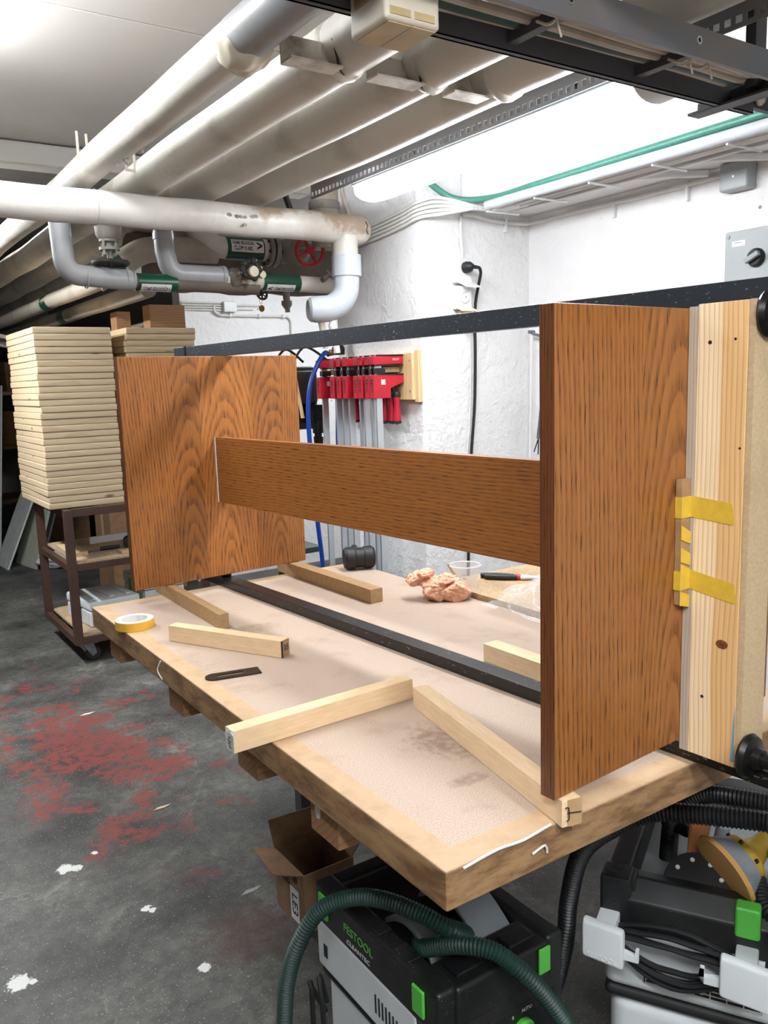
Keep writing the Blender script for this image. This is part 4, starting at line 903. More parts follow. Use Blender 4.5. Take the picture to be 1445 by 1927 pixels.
# left valve with black handwheel hanging under a flange
tv = thing('stop_valve', 'cast stop valve hanging down with a black handwheel', 'valve', (0.985, 3.28, 2.0))
b = MB(); b.lathe([(0.02, 0.0), (0.075, 0.0), (0.078, 0.004), (0.078, 0.016), (0.062, 0.02), (0.05, 0.03), (0.047, 0.06), (0.038, 0.075), (0.02, 0.078)], (0.985, 3.28, 2.155), (0, 0, -1), 36)
b.lathe([(0.01, 0.0), (0.036, 0.0), (0.036, 0.012), (0.022, 0.014), (0.022, 0.030), (0.038, 0.032), (0.038, 0.043), (0.012, 0.045), (0.010, 0.10)], (0.985, 3.28, 2.082), (0, 0, -1), 28)
for k in range(4):
    a = k * math.pi / 2 + 0.6; b.cyl((0.985 + 0.030 * math.cos(a), 3.28 + 0.030 * math.sin(a), 2.085), (0.985 + 0.030 * math.cos(a), 3.28 + 0.030 * math.sin(a), 2.02), 0.006, seg=8)
b.build('body', M['cast'], tv)
b = MB(); b.torus((0.985, 3.28, 1.993), (0, 0, 1), 0.062, 0.009, 40, 10).lathe([(0.001, -0.01), (0.014, -0.01), (0.014, 0.01), (0.001, 0.01)], (0.985, 3.28, 1.990), (0, 0, 1), 16)
for k in range(5): a = k * 2 * math.pi / 5; b.tube([(0.985, 3.28, 1.990), (0.985 + 0.06 * math.cos(a), 3.28 + 0.06 * math.sin(a), 1.993)], 0.007, 8)
b.build('handwheel', M['cast_dk'], tv)
t = thing('slanting_pipe', 'short lagged pipe with a green band and slanted label behind the grey bend', 'pipe', (1.15, 3.55, 2.05))
pts = spline([(1.02, 3.62, 1.97), (1.10, 3.6, 2.02), (1.20, 3.57, 2.085), (1.30, 3.55, 2.10), (1.52, 3.52, 2.10)], 0.02)
b = MB(); b.tube(pts, 0.052, 30); b.build('lagging', M['pipe_d'], t)
i0 = 4; b = MB(); b.tube(pts[3:7], 0.0535, 30, False); b.build('green_band', M['green_band'], t)
d = (pts[7] - pts[3]).normalized(); b = MB(basis(pts[4] + Vector((0.012, -0.0495, -0.028)), d, Vector((0, -0.5, 0.86)))); b.box((-0.035, -0.014, -0.001), (0.035, 0.014, 0.001)); b.build('label', M['label'], t)
for k, y in enumerate((0.005, -0.006)):
    b = MB(basis(pts[4] + Vector((0.012, -0.0495, -0.028)), d, Vector((0, -0.5, 0.86)))); b.box((-0.012, y - 0.003, 0.001), (0.026, y + 0.003, 0.0014)); b.build('lettering_line', M['ink'], t, smooth=0)
b = MB(basis(pts[4] + Vector((0.012, -0.0495, -0.028)), d, Vector((0, -0.5, 0.86)))); b.prism([(-0.030, 0.0), (-0.018, 0.011), (-0.015, 0.008), (-0.024, 0.0), (-0.015, -0.008), (-0.018, -0.011)], 'z', 0.001, 0.0014); b.build('arrow', M['ink'], t, smooth=0)
# big dusty duct running behind
t = thing('dusty_duct', 'fat dirty brown lagged duct behind the valves', 'duct', (1.8, 3.85, 2.08))
b = MB(); b.tube([(1.25 + 0.06 * k, 3.85, 2.085 + 0.006 * math.sin(k * 1.3)) for k in range(26)], [0.125 * (1 + 0.025 * math.sin(k * 0.9)) for k in range(26)], 36); b.build('lagging', M['pipe_dirty'], t)
b = MB(); b.tube(spline([(1.98, 3.78, 1.97), (1.985, 3.76, 1.93), (1.98, 3.76, 1.90), (1.985, 3.76, 1.86)], 0.01), [0.016], 12) if False else b.tube([(1.98, 3.77, 1.98), (1.985, 3.77, 1.87)], [0.020, 0.012], 12); b.lathe([(0.001, 0), (0.026, 0.0), (0.026, 0.02), (0.012, 0.04)], (1.982, 3.77, 1.925), (0, 0, -1), 16); b.build('drain_cock', M['cast'], t)
b = MB(); c = (1.835, 3.74, 1.95)
b.torus(c, (0, -1, 0.3), 0.026, 0.005, 28, 8)
for k in range(6): a = k * math.pi / 3; b.torus((c[0] + 0.013 * math.cos(a), c[1], c[2] + 0.013 * math.sin(a)), (0, -1, 0.3), 0.009, 0.0025, 14, 6)
b.tube([c, (1.835, 3.84, 1.98)], 0.008, 8); wv = b.build('small_handwheel', M['cast_dk'], t)
b = MB(); b.torus((1.825, 3.735, 1.915), (1, 0, 0.2), 0.012, 0.0012, 18, 5).lathe([(0.001, -0.001), (0.016, -0.001), (0.016, 0.001), (0.001, 0.001)], (1.826, 3.733, 1.882), (0.1, -1, 0), 22); b.build('tag_disc', M['brass'], wv)
t = thing('vertical_pipe', 'dirty vertical pipe rising behind the end of the crossing pipe', 'pipe', (1.93, 3.28, 2.4))
b = MB(); b.tube([(1.93, 3.28, 2.10), (1.93, 3.28, 2.598)], 0.062, 28); b.build('lagging', M['pipe_d'], t)
b = MB(); b.lathe([(0.064, 0.0), (0.068, 0.006), (0.068, 0.03), (0.064, 0.036)], (1.93, 3.28, 2.26), (0, 0, 1), 28, False); b.build('clip_band', M['cast'], t)
for k, (x, y, lab) in enumerate(((1.74, 3.22, 'dark looped cable hanging left of the lamp end'), (1.985, 3.16, 'grey cable running down beside the dirty vertical pipe'))):
    b = MB(); b.tube(spline([(x, y, 2.56), (x - 0.03, y, 2.45), (x - 0.035, y, 2.32), (x + 0.0, y, 2.20), (x + 0.01, y + 0.06, 2.14)], 0.02), 0.013 - 0.003 * k, 10); tag(b.build('loose_cable', M['rubber' if k == 0 else 'cable'], None, loc=(x, y, 2.4)), lab, 'cable')
# further pipes at the far left, under the ceiling
for k, (lab, x, z, r) in enumerate((('lower dusty pipe far left with a green band', 1.30, 2.08, 0.045), ('lowest dusty pipe far left with a green band', 1.47, 2.02, 0.045))):
    t = ypipe(lab, x, z, r, 4.3, 9.2, M['pipe_d'], 0.03, 'dusty_pipe')
    b = MB(); b.lathe([(r + 0.002, 0), (r + 0.003, 0.01), (r + 0.003, 0.16), (r + 0.002, 0.17)], (x, 5.6 + 0.3 * k, z), (0, 1, 0), 28, False); b.build('green_band', M['green_band'], t)
b = MB(); b.tube(spline([(0.9, 7.0, 2.05), (1.3, 6.6, 1.90), (1.8, 6.45, 1.93), (2.2, 6.4, 2.02)], 0.05), 0.016, 10); tag(b.build('loose_cable', M['cable'], None, loc=(1.5, 6.5, 2.0)), 'sagging grey cable behind the pine stacks', 'cable')
b = MB(); b.tube(spline([(0.9, 7.2, 1.98), (1.4, 6.9, 1.86), (2.0, 6.8, 1.90), (2.3, 6.7, 2.0)], 0.05), 0.022, 10); tag(b.build('loose_cable', M['cable'], None, loc=(1.5, 6.8, 1.95)), 'second sagging grey cable, lower behind the pine stacks', 'cable')
# ------------------------------------------------------------------ lamps
def tube_lamp(label, x, y0, y1, z, mat, w=0.14, full=False):
    # z is the underside of the lamp's mounting plate
    t = thing('tube_lamp', label, 'lamp', (x, (y0 + y1) / 2, z))
    def sec(s, k):
        if full: return [(x - w / 2 * s * math.cos(a), z - 0.055 - 0.05 * s * math.sin(a)) for a in (2 * math.pi * j / 20 for j in range(20))]
        return [(x - w / 2 * s, z)] + [(x - w / 2 * s * math.cos(a), z - 0.010 - 0.042 * s * math.sin(a)) for a in (math.pi * j / 10 for j in range(11))] + [(x + w / 2 * s, z)]
    b = bmesh.new(); prev = None
    prof = [(y0 + 0.06, 1.0), (y1 - 0.07, 1.0), (y1 - 0.035, 0.92), (y1 - 0.01, 0.72), (y1, 0.4)]
    for (y, s) in prof:
        q = [b.verts.new((p[0], y, p[1])) for p in sec(s, 0)]
        if prev:
            for j in range(len(q)): b.faces.new((prev[j], prev[(j + 1) % len(q)], q[(j + 1) % len(q)], q[j]))
        else: b.faces.new(q)
        prev = q
    b.faces.new(prev); bmesh.ops.recalc_face_normals(b, faces=b.faces[:])
    m = MB(); m._m(b); m.build('diffuser', mat, t, smooth=50)
    b = bmesh.new(); prev = None
    for (y, s) in ((y0, 0.55), (y0 + 0.012, 0.85), (y0 + 0.03, 0.98), (y0 + 0.0595, 1.02)):
        q = [b.verts.new((p[0], y, p[1])) for p in sec(s, 0)]
        if prev:
            for j in range(len(q)): b.faces.new((prev[j], prev[(j + 1) % len(q)], q[(j + 1) % len(q)], q[j]))
        else: b.faces.new(q)
        prev = q
    b.faces.new(prev); bmesh.ops.recalc_face_normals(b, faces=b.faces[:])
    m = MB(); m._m(b); m.build('end_cap', M['plastic_g'], t, smooth=50)
    m = MB(); m.box((x - w / 2, y0 + 0.01, z + 0.0005), (x + w / 2, y1 - 0.02, z + 0.012), 0.002); m.build('mounting_plate', M['plastic_mg'], t)
    for y in (y0 + 0.3, y1 - 0.3):
        m = MB(); m.tube([(x, y, z + 0.012), (x, y, 2.6)], 0.006, 8); m.build('hanger', M['galv'], t)
    return t
tube_lamp('bright lit tube lamp hanging over the bench beside the white soffit', 1.715, 1.315, 2.625, 2.198, M['lamp'])
tube_lamp('lit tube lamp over the aisle left of the bench', 0.36, 1.75, 3.05, 2.575, M['lamp2'], full=True)
tube_lamp('unseen fill lamp added over the far aisle left of the trolley', 0.08, 4.05, 5.30, 2.44, M['fill_far'])  # added out of view to brighten the left faces of the pine stacks
tube_lamp('unseen fill lamp added behind the camera over the near floor', -0.30, -1.00, 0.30, 2.50, M['fill_rear'])  # added out of view as fill for the near side of the scene
tube_lamp("unseen fill lamp added behind the camera on the right", 0.60, -1.55, -0.30, 2.50, M["fill_rear"])  # added out of view to light the panel faces more evenly
tube_lamp('unseen fill lamp added in the rear recess behind the pillar', 3.3, 4.0, 5.3, 2.50, M['fill_rear'])  # added out of view to brighten the white back wall
# perforated channel carrying the lamp
t = thing('perforated_channel', 'grey perforated steel channel running along the bright tube lamp', 'channel', (1.63, 2.0, 2.2))
b = MB(); b.box((1.628, 0.9, 2.2245), (1.6295, 2.86, 2.276)).box((1.628, 0.9, 2.1995), (1.6295, 2.86, 2.210))
n = 76
for k in range(n + 1):
    y = 0.9 + (2.86 - 0.9) * k / n; b.box((1.628, max(y - 0.0055, 0.9), 2.210), (1.6295, min(y + 0.0055, 2.86), 2.2245))
b.box((1.6295, 0.9, 2.274), (1.78, 2.86, 2.276)); b.build('channel', M['ladder'], t, smooth=0)
b = MB(); b.box((1.64, 2.45, 2.2765), (1.68, 2.454, 2.598)); b.build('strap', M['galv'], t, smooth=0); b = MB(); b.box((1.64, 1.1, 2.2765), (1.68, 1.104, 2.598)); b.build('strap', M['galv'], t, smooth=0)

# ------------------------------------------------------------------ cable ladder at the top right
t = thing('cable_ladder', 'grey steel cable ladder crossing below the ceiling at the top right', 'cable ladder', (1.1, 1.14, 2.1))
def crail(y0, y1, face, x0, x1, mat):
    b = MB(); b.box((x0, y0, 2.100), (x1, y0 + 0.002 if face < 0 else y0 + 0.002, 2.153)); b.box((x0, y0, 2.100), (x1, y1, 2.102)).box((x0, y0, 2.151), (x1, y1, 2.153))
    return b
b = crail(1.205, 1.222, 1, -2.0, 1.86, None); b.box((-2.0, 1.215, 2.1), (1.86, 1.222, 2.153), 0.001); b.build('rail', M['ladder_dk'], t, smooth=0)
b = MB(); b.box((-2.0, 1.052, 2.1), (1.80, 1.062, 2.154), 0.001); r2 = b.build('rail', M['ladder'], t, smooth=0)
for x in (1.105, 1.445, 0.7, 0.3):
    b = MB(); b.lathe([(0.0045, 0.0), (0.0075, 0.0), (0.0075, 0.0015), (0.0045, 0.0015)], (x, 1.052, 2.130), (0, -1, 0), 20, False); b.build('bolt_eye', M['steel'], r2)
    b = MB(); b.lathe([(0.001, 0.0), (0.0045, 0.0), (0.0045, 0.0005), (0.001, 0.0005)], (x, 1.052, 2.130), (0, -1, 0), 16); b.build('hole', M['ink'], r2)
for x in (0.45, 0.78, 1.115, 1.46):
    b = MB(); b.box((x - 0.011, 1.062, 2.112), (x + 0.011, 1.206, 2.132), 0.002); b.build('rung', M['ladder_dk'], t)
b = MB(); b.box((1.735, 1.00, 2.098), (1.775, 1.29, 2.104), 0.001).prism([(1.0, 2.098), (1.29, 2.098), (1.29, 2.130), (1.0, 2.150)], 'x', 1.772, 1.776); b.build('end_bracket', M['ladder_dk'], t)
b = MB(); b.box((1.80, 1.21, 2.115), (2.10, 1.226, 2.165), 0.001); b.build('outer_rail', M['ladder_dk'], t) if False else b.build('outer_rail', M['ladder_dk'], t)
b = MB(); b.box((1.745, 1.13, 2.12), (1.785, 1.155, 2.598), 0.002); b.build('hanger_post', M['ladder_dk'], t)
b = MB(); b.box((1.7445, 1.135, 2.30), (1.7455, 1.148, 2.335)); b.build('slot', M['ink'], t)
cols = ['cable', 'cable', 'cable', 'cable', 'hose_green', 'cable']
names = ['front grey cable on the cable ladder', 'second grey cable from the front on the cable ladder', 'third grey cable from the front on the cable ladder', 'sagging grey cable in the middle of the cable ladder', 'thick dark green cable at the back of the cable ladder', 'rearmost grey cable on the cable ladder']
for k in range(6):
    y = 1.082 + k * 0.021
    pts = []
    for q in range(22):
        x = -1.6 + 0.165 * q; ph = ((x - 0.45) / 0.338) * math.pi
        sag = 0.016 * math.sin(ph) ** 2 * (1 if k in (0, 1, 3) else 0.4)
        pts.append((min(x, 1.72), y + 0.006 * math.sin(x * 4 + k), 2.141 - sag))
    b = MB(); b.tube(spline(pts, 0.03), 0.0085 if k != 4 else 0.013, 10)
    tag(b.build('cable', M[cols[k]], None, loc=(0.8, y, 2.14)), names[k], 'cable', 'cables on the ladder')
t = thing('cable_ties', 'pale cable ties round the ladder cables', 'cable tie', (1.2, 1.12, 2.13))
for x in (1.09, 1.44, 1.50):
    b = MB(); b.tube(spline([(x, 1.07, 2.155), (x + 0.004, 1.066, 2.115), (x + 0.006, 1.09, 2.104), (x + 0.004, 1.12, 2.118)], 0.006), 0.0025, 6).tube([(x + 0.005, 1.075, 2.108), (x + 0.012, 1.07, 2.078)], 0.002, 6); b.build('tie', M['cream'], t)
# dark bent cables right of the ladder end
for k, (pts, lab) in enumerate((([(1.78, 1.09, 2.13), (1.86, 1.10, 2.10), (1.95, 1.16, 2.13), (2.02, 1.25, 2.20), (2.25, 1.3, 2.25)], 'thick grey cable bending off the right end of the ladder'), ([(1.80, 1.17, 2.15), (1.88, 1.20, 2.13), (1.98, 1.30, 2.17), (2.2, 1.4, 2.24)], 'second grey cable leaving the ladder towards the soffit'))):
    b = MB(); b.tube(spline(pts, 0.02), 0.011, 12); tag(b.build('bent_cable', M['cable'], None, loc=pts[0]), lab, 'cable')
# socket box on the ladder
t = thing('socket_box', 'cream double socket box fixed to the cable ladder', 'socket', (0.83, 1.12, 2.05))
b = MB(); b.box((0.765, 1.098, 2.052), (0.868, 1.198, 2.150), 0.007, 3); b.build('housing', M['cream'], t)
b = MB(); b.box((0.785, 1.0955, 2.095), (0.842, 1.0985, 2.138), 0.003); b.build('socket_face', M['socket_br'], t)
b = MB(); b.box((0.762, 1.115, 2.09), (0.7655, 1.18, 2.14), 0.002); b.build('side_face', plain('tan_plastic', '#a08258', 0.5), t)
for x in (0.773, 0.818):
    b = MB(); b.box((x, 1.0965, 2.060), (x + 0.038, 1.099, 2.071), 0.0008).box((x, 1.104, 2.0508), (x + 0.0435, 1.192, 2.0522)); b.build('hinged_lid', plain('yellowed_plastic', '#c9b184', 0.5), t)
b = MB(); b.tube(spline([(0.764, 1.15, 2.125), (0.72, 1.145, 2.128), (0.60, 1.13, 2.16), (0.42, 1.12, 2.22), (0.2, 1.1, 2.3)], 0.02), 0.0095, 12); b.build('flex', M['cable'], t)

# ------------------------------------------------------------------ conduits and cables under the soffit
b = MB(); b.tube([(2.232, 0.6, 2.176), (2.232, 2.56, 2.176)], 0.0165, 18); tag(b.build('white_conduit', M['pipe_ww'], None, loc=(2.232, 1.6, 2.176)), 'thick white conduit along the outer edge of the soffit', 'conduit')
t = thing('cable_tray', 'white wire tray under the soffit with crossbars', 'cable tray', (2.36, 1.6, 2.18))
for x in (2.30, 2.385):
    b = MB(); b.tube([(x, 0.6, 2.170), (x, 2.60, 2.170)], 0.004, 8); b.build('side_wire', M['soffit'], t)
for k in range(8):
    y = 0.75 + k * 0.26; b = MB(); b.tube([(2.24, y, 2.157), (2.41, y, 2.157)], 0.004, 8); b.build('crossbar', M['soffit'], t)
for k, (x, r, z) in enumerate(((2.275, 0.008, 2.176), (2.325, 0.009, 2.178), (2.35, 0.007, 2.176), (2.40, 0.012, 2.182))):
    pts = [(x + 0.01 * noise.noise(Vector((y * 1.7, k, 0))), y, z + 0.005 * noise.noise(Vector((y * 2, k, 4)))) for y in (0.6 + 0.1 * q for q in range(20))]
    b = MB(); b.tube(spline(pts, 0.03), r, 10); tag(b.build('white_cable', M['cable_w'], None, loc=(x, 1.6, z)), ['thin white cable next to the thick conduit in the wire tray', 'white cable second from the thick conduit in the wire tray', 'thin white cable in the middle of the wire tray', 'fat white tube at the wall side of the wire tray'][k], 'cable', 'cables in the wire tray')
for k, y in enumerate((1.65, 1.90)):
    b = MB(); b.tube([(2.40, y + 0.12, 2.186), (2.62, y - 0.04, 2.186)], 0.012, 12); tag(b.build('branch_conduit', M['soffit'], None, loc=(2.5, y, 2.186)), ['short branch conduit running to the junction box', 'short branch conduit left of the one to the junction box'][k], 'conduit')
t = thing('wall_cable', 'white cable clipped along the top of the right wall', 'cable', (2.64, 2.0, 2.19))
b = MB(); b.tube(spline([(2.640, 1.75, 2.175), (2.640, 2.10, 2.168), (2.640, 2.45, 2.172), (2.635, 2.70, 2.168), (2.56, 2.752, 2.165), (2.42, 2.755, 2.168), (2.33, 2.752, 2.18), (2.27, 2.752, 2.176)], 0.03), 0.0085, 10); b.build('cable', M['cable_w'], t)
for y in (1.95, 2.28): b = MB(); b.box((2.634, y, 2.115), (2.6495, y + 0.012, 2.182), 0.002); b.build('clip', M['soffit'], t)
b = MB(); b.box((2.50, 2.748, 2.125), (2.512, 2.7655, 2.178), 0.002); b.build('clip', M['soffit'], t)
t = thing('junction_box', 'grey square junction box at the top of the right wall', 'junction box', (2.62, 1.745, 2.15))
b = MB(); b.box((2.595, 1.695, 2.108), (2.6495, 1.80, 2.197), 0.008, 3); b.build('box', M['box_grey'], t)
b = MB(); b.cyl((2.5945, 1.745, 2.15), (2.5925, 1.745, 2.15), 0.004, seg=12); b.build('screw', M['steel'], t)
b = MB(); b.tube(spline([(2.255, 0.7, 2.222), (2.258, 1.2, 2.218), (2.256, 1.8, 2.212), (2.254, 2.3, 2.206), (2.245, 2.55, 2.203), (2.18, 2.70, 2.225), (2.07, 2.745, 2.30), (1.98, 2.75, 2.36)], 0.02), 0.0125, 14)
tag(b.build('garden_hose', M['hose_mint'], None, loc=(2.255, 1.6, 2.21)), 'mint green hose running along the lower edge of the soffit', 'hose')
for k in range(5):
    z = 2.130 + k * 0.015
    pts = [(2.20 + 0.02 * k, 2.60, 2.170), (2.12, 2.70, z + 0.03), (2.050, 2.752, z + 0.02), (2.046, 2.86, z + 0.004), (2.048, 3.05, z - 0.012), (2.05, 3.25, z - 0.02), (2.05, 3.4, z - 0.02)]
    b = MB(); b.tube(spline(pts, 0.02), 0.0065, 10); tag(b.build('grey_cable', M['cable_w'], None, loc=pts[3]), ['lowest', 'second lowest', 'middle', 'second highest', 'highest'][k] + ' cable bending round the top of the white pillar', 'cable', 'cables round the pillar')

# ------------------------------------------------------------------ sockets, panel box and lamp arm on the walls
t = thing('wall_sockets', 'white double wall socket with open flaps and a black plug', 'socket', (2.26, 2.75, 1.9))
b = MB(); b.box((2.215, 2.735, 1.905), (2.300, 2.7655, 2.005), 0.006).box((2.215, 2.735, 1.800), (2.300, 2.7655, 1.895), 0.006); b.build('housing', M['white_pl'], t)
b = MB(); b.prism([(2.690, 1.885), (2.735, 1.905), (2.735, 1.909), (2.690, 1.889)], 'x', 2.232, 2.308); b.build('flap', M['white_pl'], t); b = MB(); b.prism([(2.700, 1.790), (2.735, 1.805), (2.735, 1.809), (2.700, 1.794)], 'x', 2.215, 2.300); b.build('flap', M['cream'], t)
b = MB(); b.lathe([(0.001, 0), (0.023, 0), (0.025, 0.004), (0.022, 0.006), (0.021, 0.001)], (2.258, 2.7345, 1.850), (0, -1, 0), 28).cyl((2.25, 2.7335, 1.85), (2.25, 2.732, 1.85), 0.003, seg=8); b.build('socket_well', M['white_pl'], t)
b = MB()
for dx in (-0.008, 0.008): b.cyl((2.258 + dx, 2.734, 1.850), (2.258 + dx, 2.7325, 1.850), 0.0025, seg=8)
b.build('pin_hole', M['ink'], t)
b = MB(); b.box((2.24, 2.7345, 1.725), (2.30, 2.7655, 1.795), 0.004); b.build('lower_box', M['cream'], t)
t = thing('black_plug', 'black plug and cable hanging down the white pillar', 'plug', (2.27, 2.72, 1.96))
b = MB(); b.lathe([(0.001, 0.0), (0.022, 0.0), (0.024, 0.012), (0.020, 0.03), (0.010, 0.042), (0.001, 0.044)], (2.262, 2.7345, 1.966), (0.25, -1, 0.05), 28).tube([(2.27, 2.70, 1.968), (2.305, 2.69, 1.963)], [0.009, 0.006], 12); b.build('plug', M['rubber'], t)
b = MB(); b.tube(spline([(2.303, 2.692, 1.963), (2.318, 2.70, 1.945), (2.328, 2.73, 1.89), (2.330, 2.754, 1.80), (2.330, 2.757, 1.60), (2.322, 2.757, 1.40), (2.300, 2.757, 1.20), (2.285, 2.757, 1.0), (2.275, 2.757, 0.75), (2.27, 2.757, 0.5)], 0.02), 0.0065, 10); b.build('flex', M['rubber'], t)
for z in (1.815, 1.16):
    b = MB(); b.torus((2.330 if z > 1.5 else 2.297, 2.757, z), (0, 0, 1), 0.0065, 0.0022, 16, 6); b.build('clip', M['white_pl'], t)
b = MB(); b.tube(spline([(2.266, 2.757, 2.17), (2.262, 2.757, 2.10), (2.268, 2.757, 2.05), (2.266, 2.757, 2.005)], 0.02), 0.007, 10); tag(b.build('white_drop_cable', M['cable_w'], None, loc=(2.266, 2.757, 2.1)), 'white cable dropping to the pillar sockets', 'cable')
b = MB(); b.tube(spline([(2.300, 2.760, 1.73), (2.306, 2.760, 1.55), (2.292, 2.760, 1.30), (2.26, 2.760, 1.1)], 0.03), 0.003, 8); tag(b.build('thin_white_cable', M['cable_w'], None, loc=(2.30, 2.76, 1.4)), 'thin white cable beside the hanging black cable', 'cable')
t = thing('switch_panel', 'grey switch panel with a rotary switch on the right wall', 'switch panel', (2.62, 1.64, 1.9))
b = MB(); b.box((2.585, 1.50, 1.70), (2.6495, 1.763, 1.972), 0.006); b.build('box', M['box_grey'], t)
b = MB(); b.cyl((2.5845, 1.750, 1.955), (2.582, 1.750, 1.955), 0.0065, seg=16); b.build('corner_screw', M['plastic_mg'], t)
b = MB(); b.box((2.5838, 1.688, 1.922), (2.5848, 1.735, 1.9395)); lb = b.build('label', M['white_pl'], t, smooth=0)
b = MB()
for k in range(6): b.box((2.5833, 1.703 + k * 0.004, 1.932), (2.5837, 1.7055 + k * 0.004, 1.9345))
b.build('fine_print', M['cast_dk'], lb, smooth=0)
b = MB(); b.lathe([(0.001, 0.0), (0.030, 0.0), (0.030, 0.006), (0.024, 0.018), (0.001, 0.018)], (2.5845, 1.645, 1.877), (-1, 0, 0), 32); rs = b.build('rotary_switch', M['rubber'], t)
b = MB(); b.box((-0.008, -0.026, 0.0), (0.008, 0.026, 0.016), 0.002, mat=Matrix.Translation((2.5665, 1.645, 1.877)) @ Matrix.Rotation(R(-25), 4, 'X') @ Matrix.Rotation(R(-90), 4, 'Y')); b.build('pointer', M['plastic_mg'], rs)
t = thing('lamp_arm', 'white sprung swing arm leaning on the right wall behind the near oak panel', 'lamp arm', (2.6, 2.72, 1.2))
for dy in (0.0, -0.07):
    b = MB(); b.tube([(2.615, 2.845 - 0.115 + dy, 1.10), (2.615, 2.735 + dy * 0.9 - 0.02, 1.71)], 0.006, 10); b.build('tube', M['white_pl'], t)
b = MB(); b.tube([(2.60, 2.66, 1.25), (2.60, 2.635, 1.41)], 0.009, 14); b.build('spring', M['galv'], t)
b = MB(); b.tube([(2.60, 2.66, 1.25), (2.603, 2.69, 1.19)], 0.0025, 8).tube([(2.60, 2.66, 1.25), (2.603, 2.665, 1.18)], 0.0025, 8); b.build('spring_hook', M['iron'], t)
b = MB(); b.cyl((2.60, 2.632, 1.415), (2.625, 2.632, 1.415), 0.007, seg=12); b.build('pivot', M['galv'], t); b = MB(); b.cyl((2.60, 2.715, 1.71), (2.63, 2.715, 1.71), 0.008, seg=12); b.build('pivot', M['galv'], t)
b = MB(); b.tube([(2.615, 2.72, 1.705), (2.615, 2.55, 1.66)], 0.006, 10); b.build('link', M['galv'], t)
# conduits on the white back wall
t = thing('wall_conduit', 'thin white conduits with a switch box on the white back wall', 'conduit', (2.8, 6.18, 2.1))
b = MB(); b.box((2.69, 6.15, 2.085), (2.80, 6.1995, 2.165), 0.008); b.build('junction_box', M['white_pl'], t)
b = MB(); b.tube(spline([(2.62, 6.18, 2.14), (2.62, 6.18, 2.09), (2.66, 6.18, 2.065), (2.72, 6.18, 2.06), (3.20, 6.18, 2.06), (3.25, 6.18, 2.055), (3.28, 6.18, 2.02), (3.28, 6.18, 1.9), (3.28, 6.18, 1.2)], 0.03), 0.009, 8)
for k in range(4): b.tube([(2.36, 6.185, 2.10 + k * 0.018), (2.69, 6.185, 2.10 + k * 0.018)], 0.007, 8)
b.tube([(2.80, 6.185, 2.14), (3.05, 6.185, 2.14)], 0.007, 8).tube([(2.80, 6.185, 2.11), (2.95, 6.185, 2.11)], 0.007, 8)
b.build('conduit', M['cable_w'], t)
b = MB()
for x in (2.74, 2.99, 3.2): b.box((x, 6.165, 2.048), (x + 0.02, 6.1995, 2.075), 0.003)
b.build('clip', M['white_pl'], t)

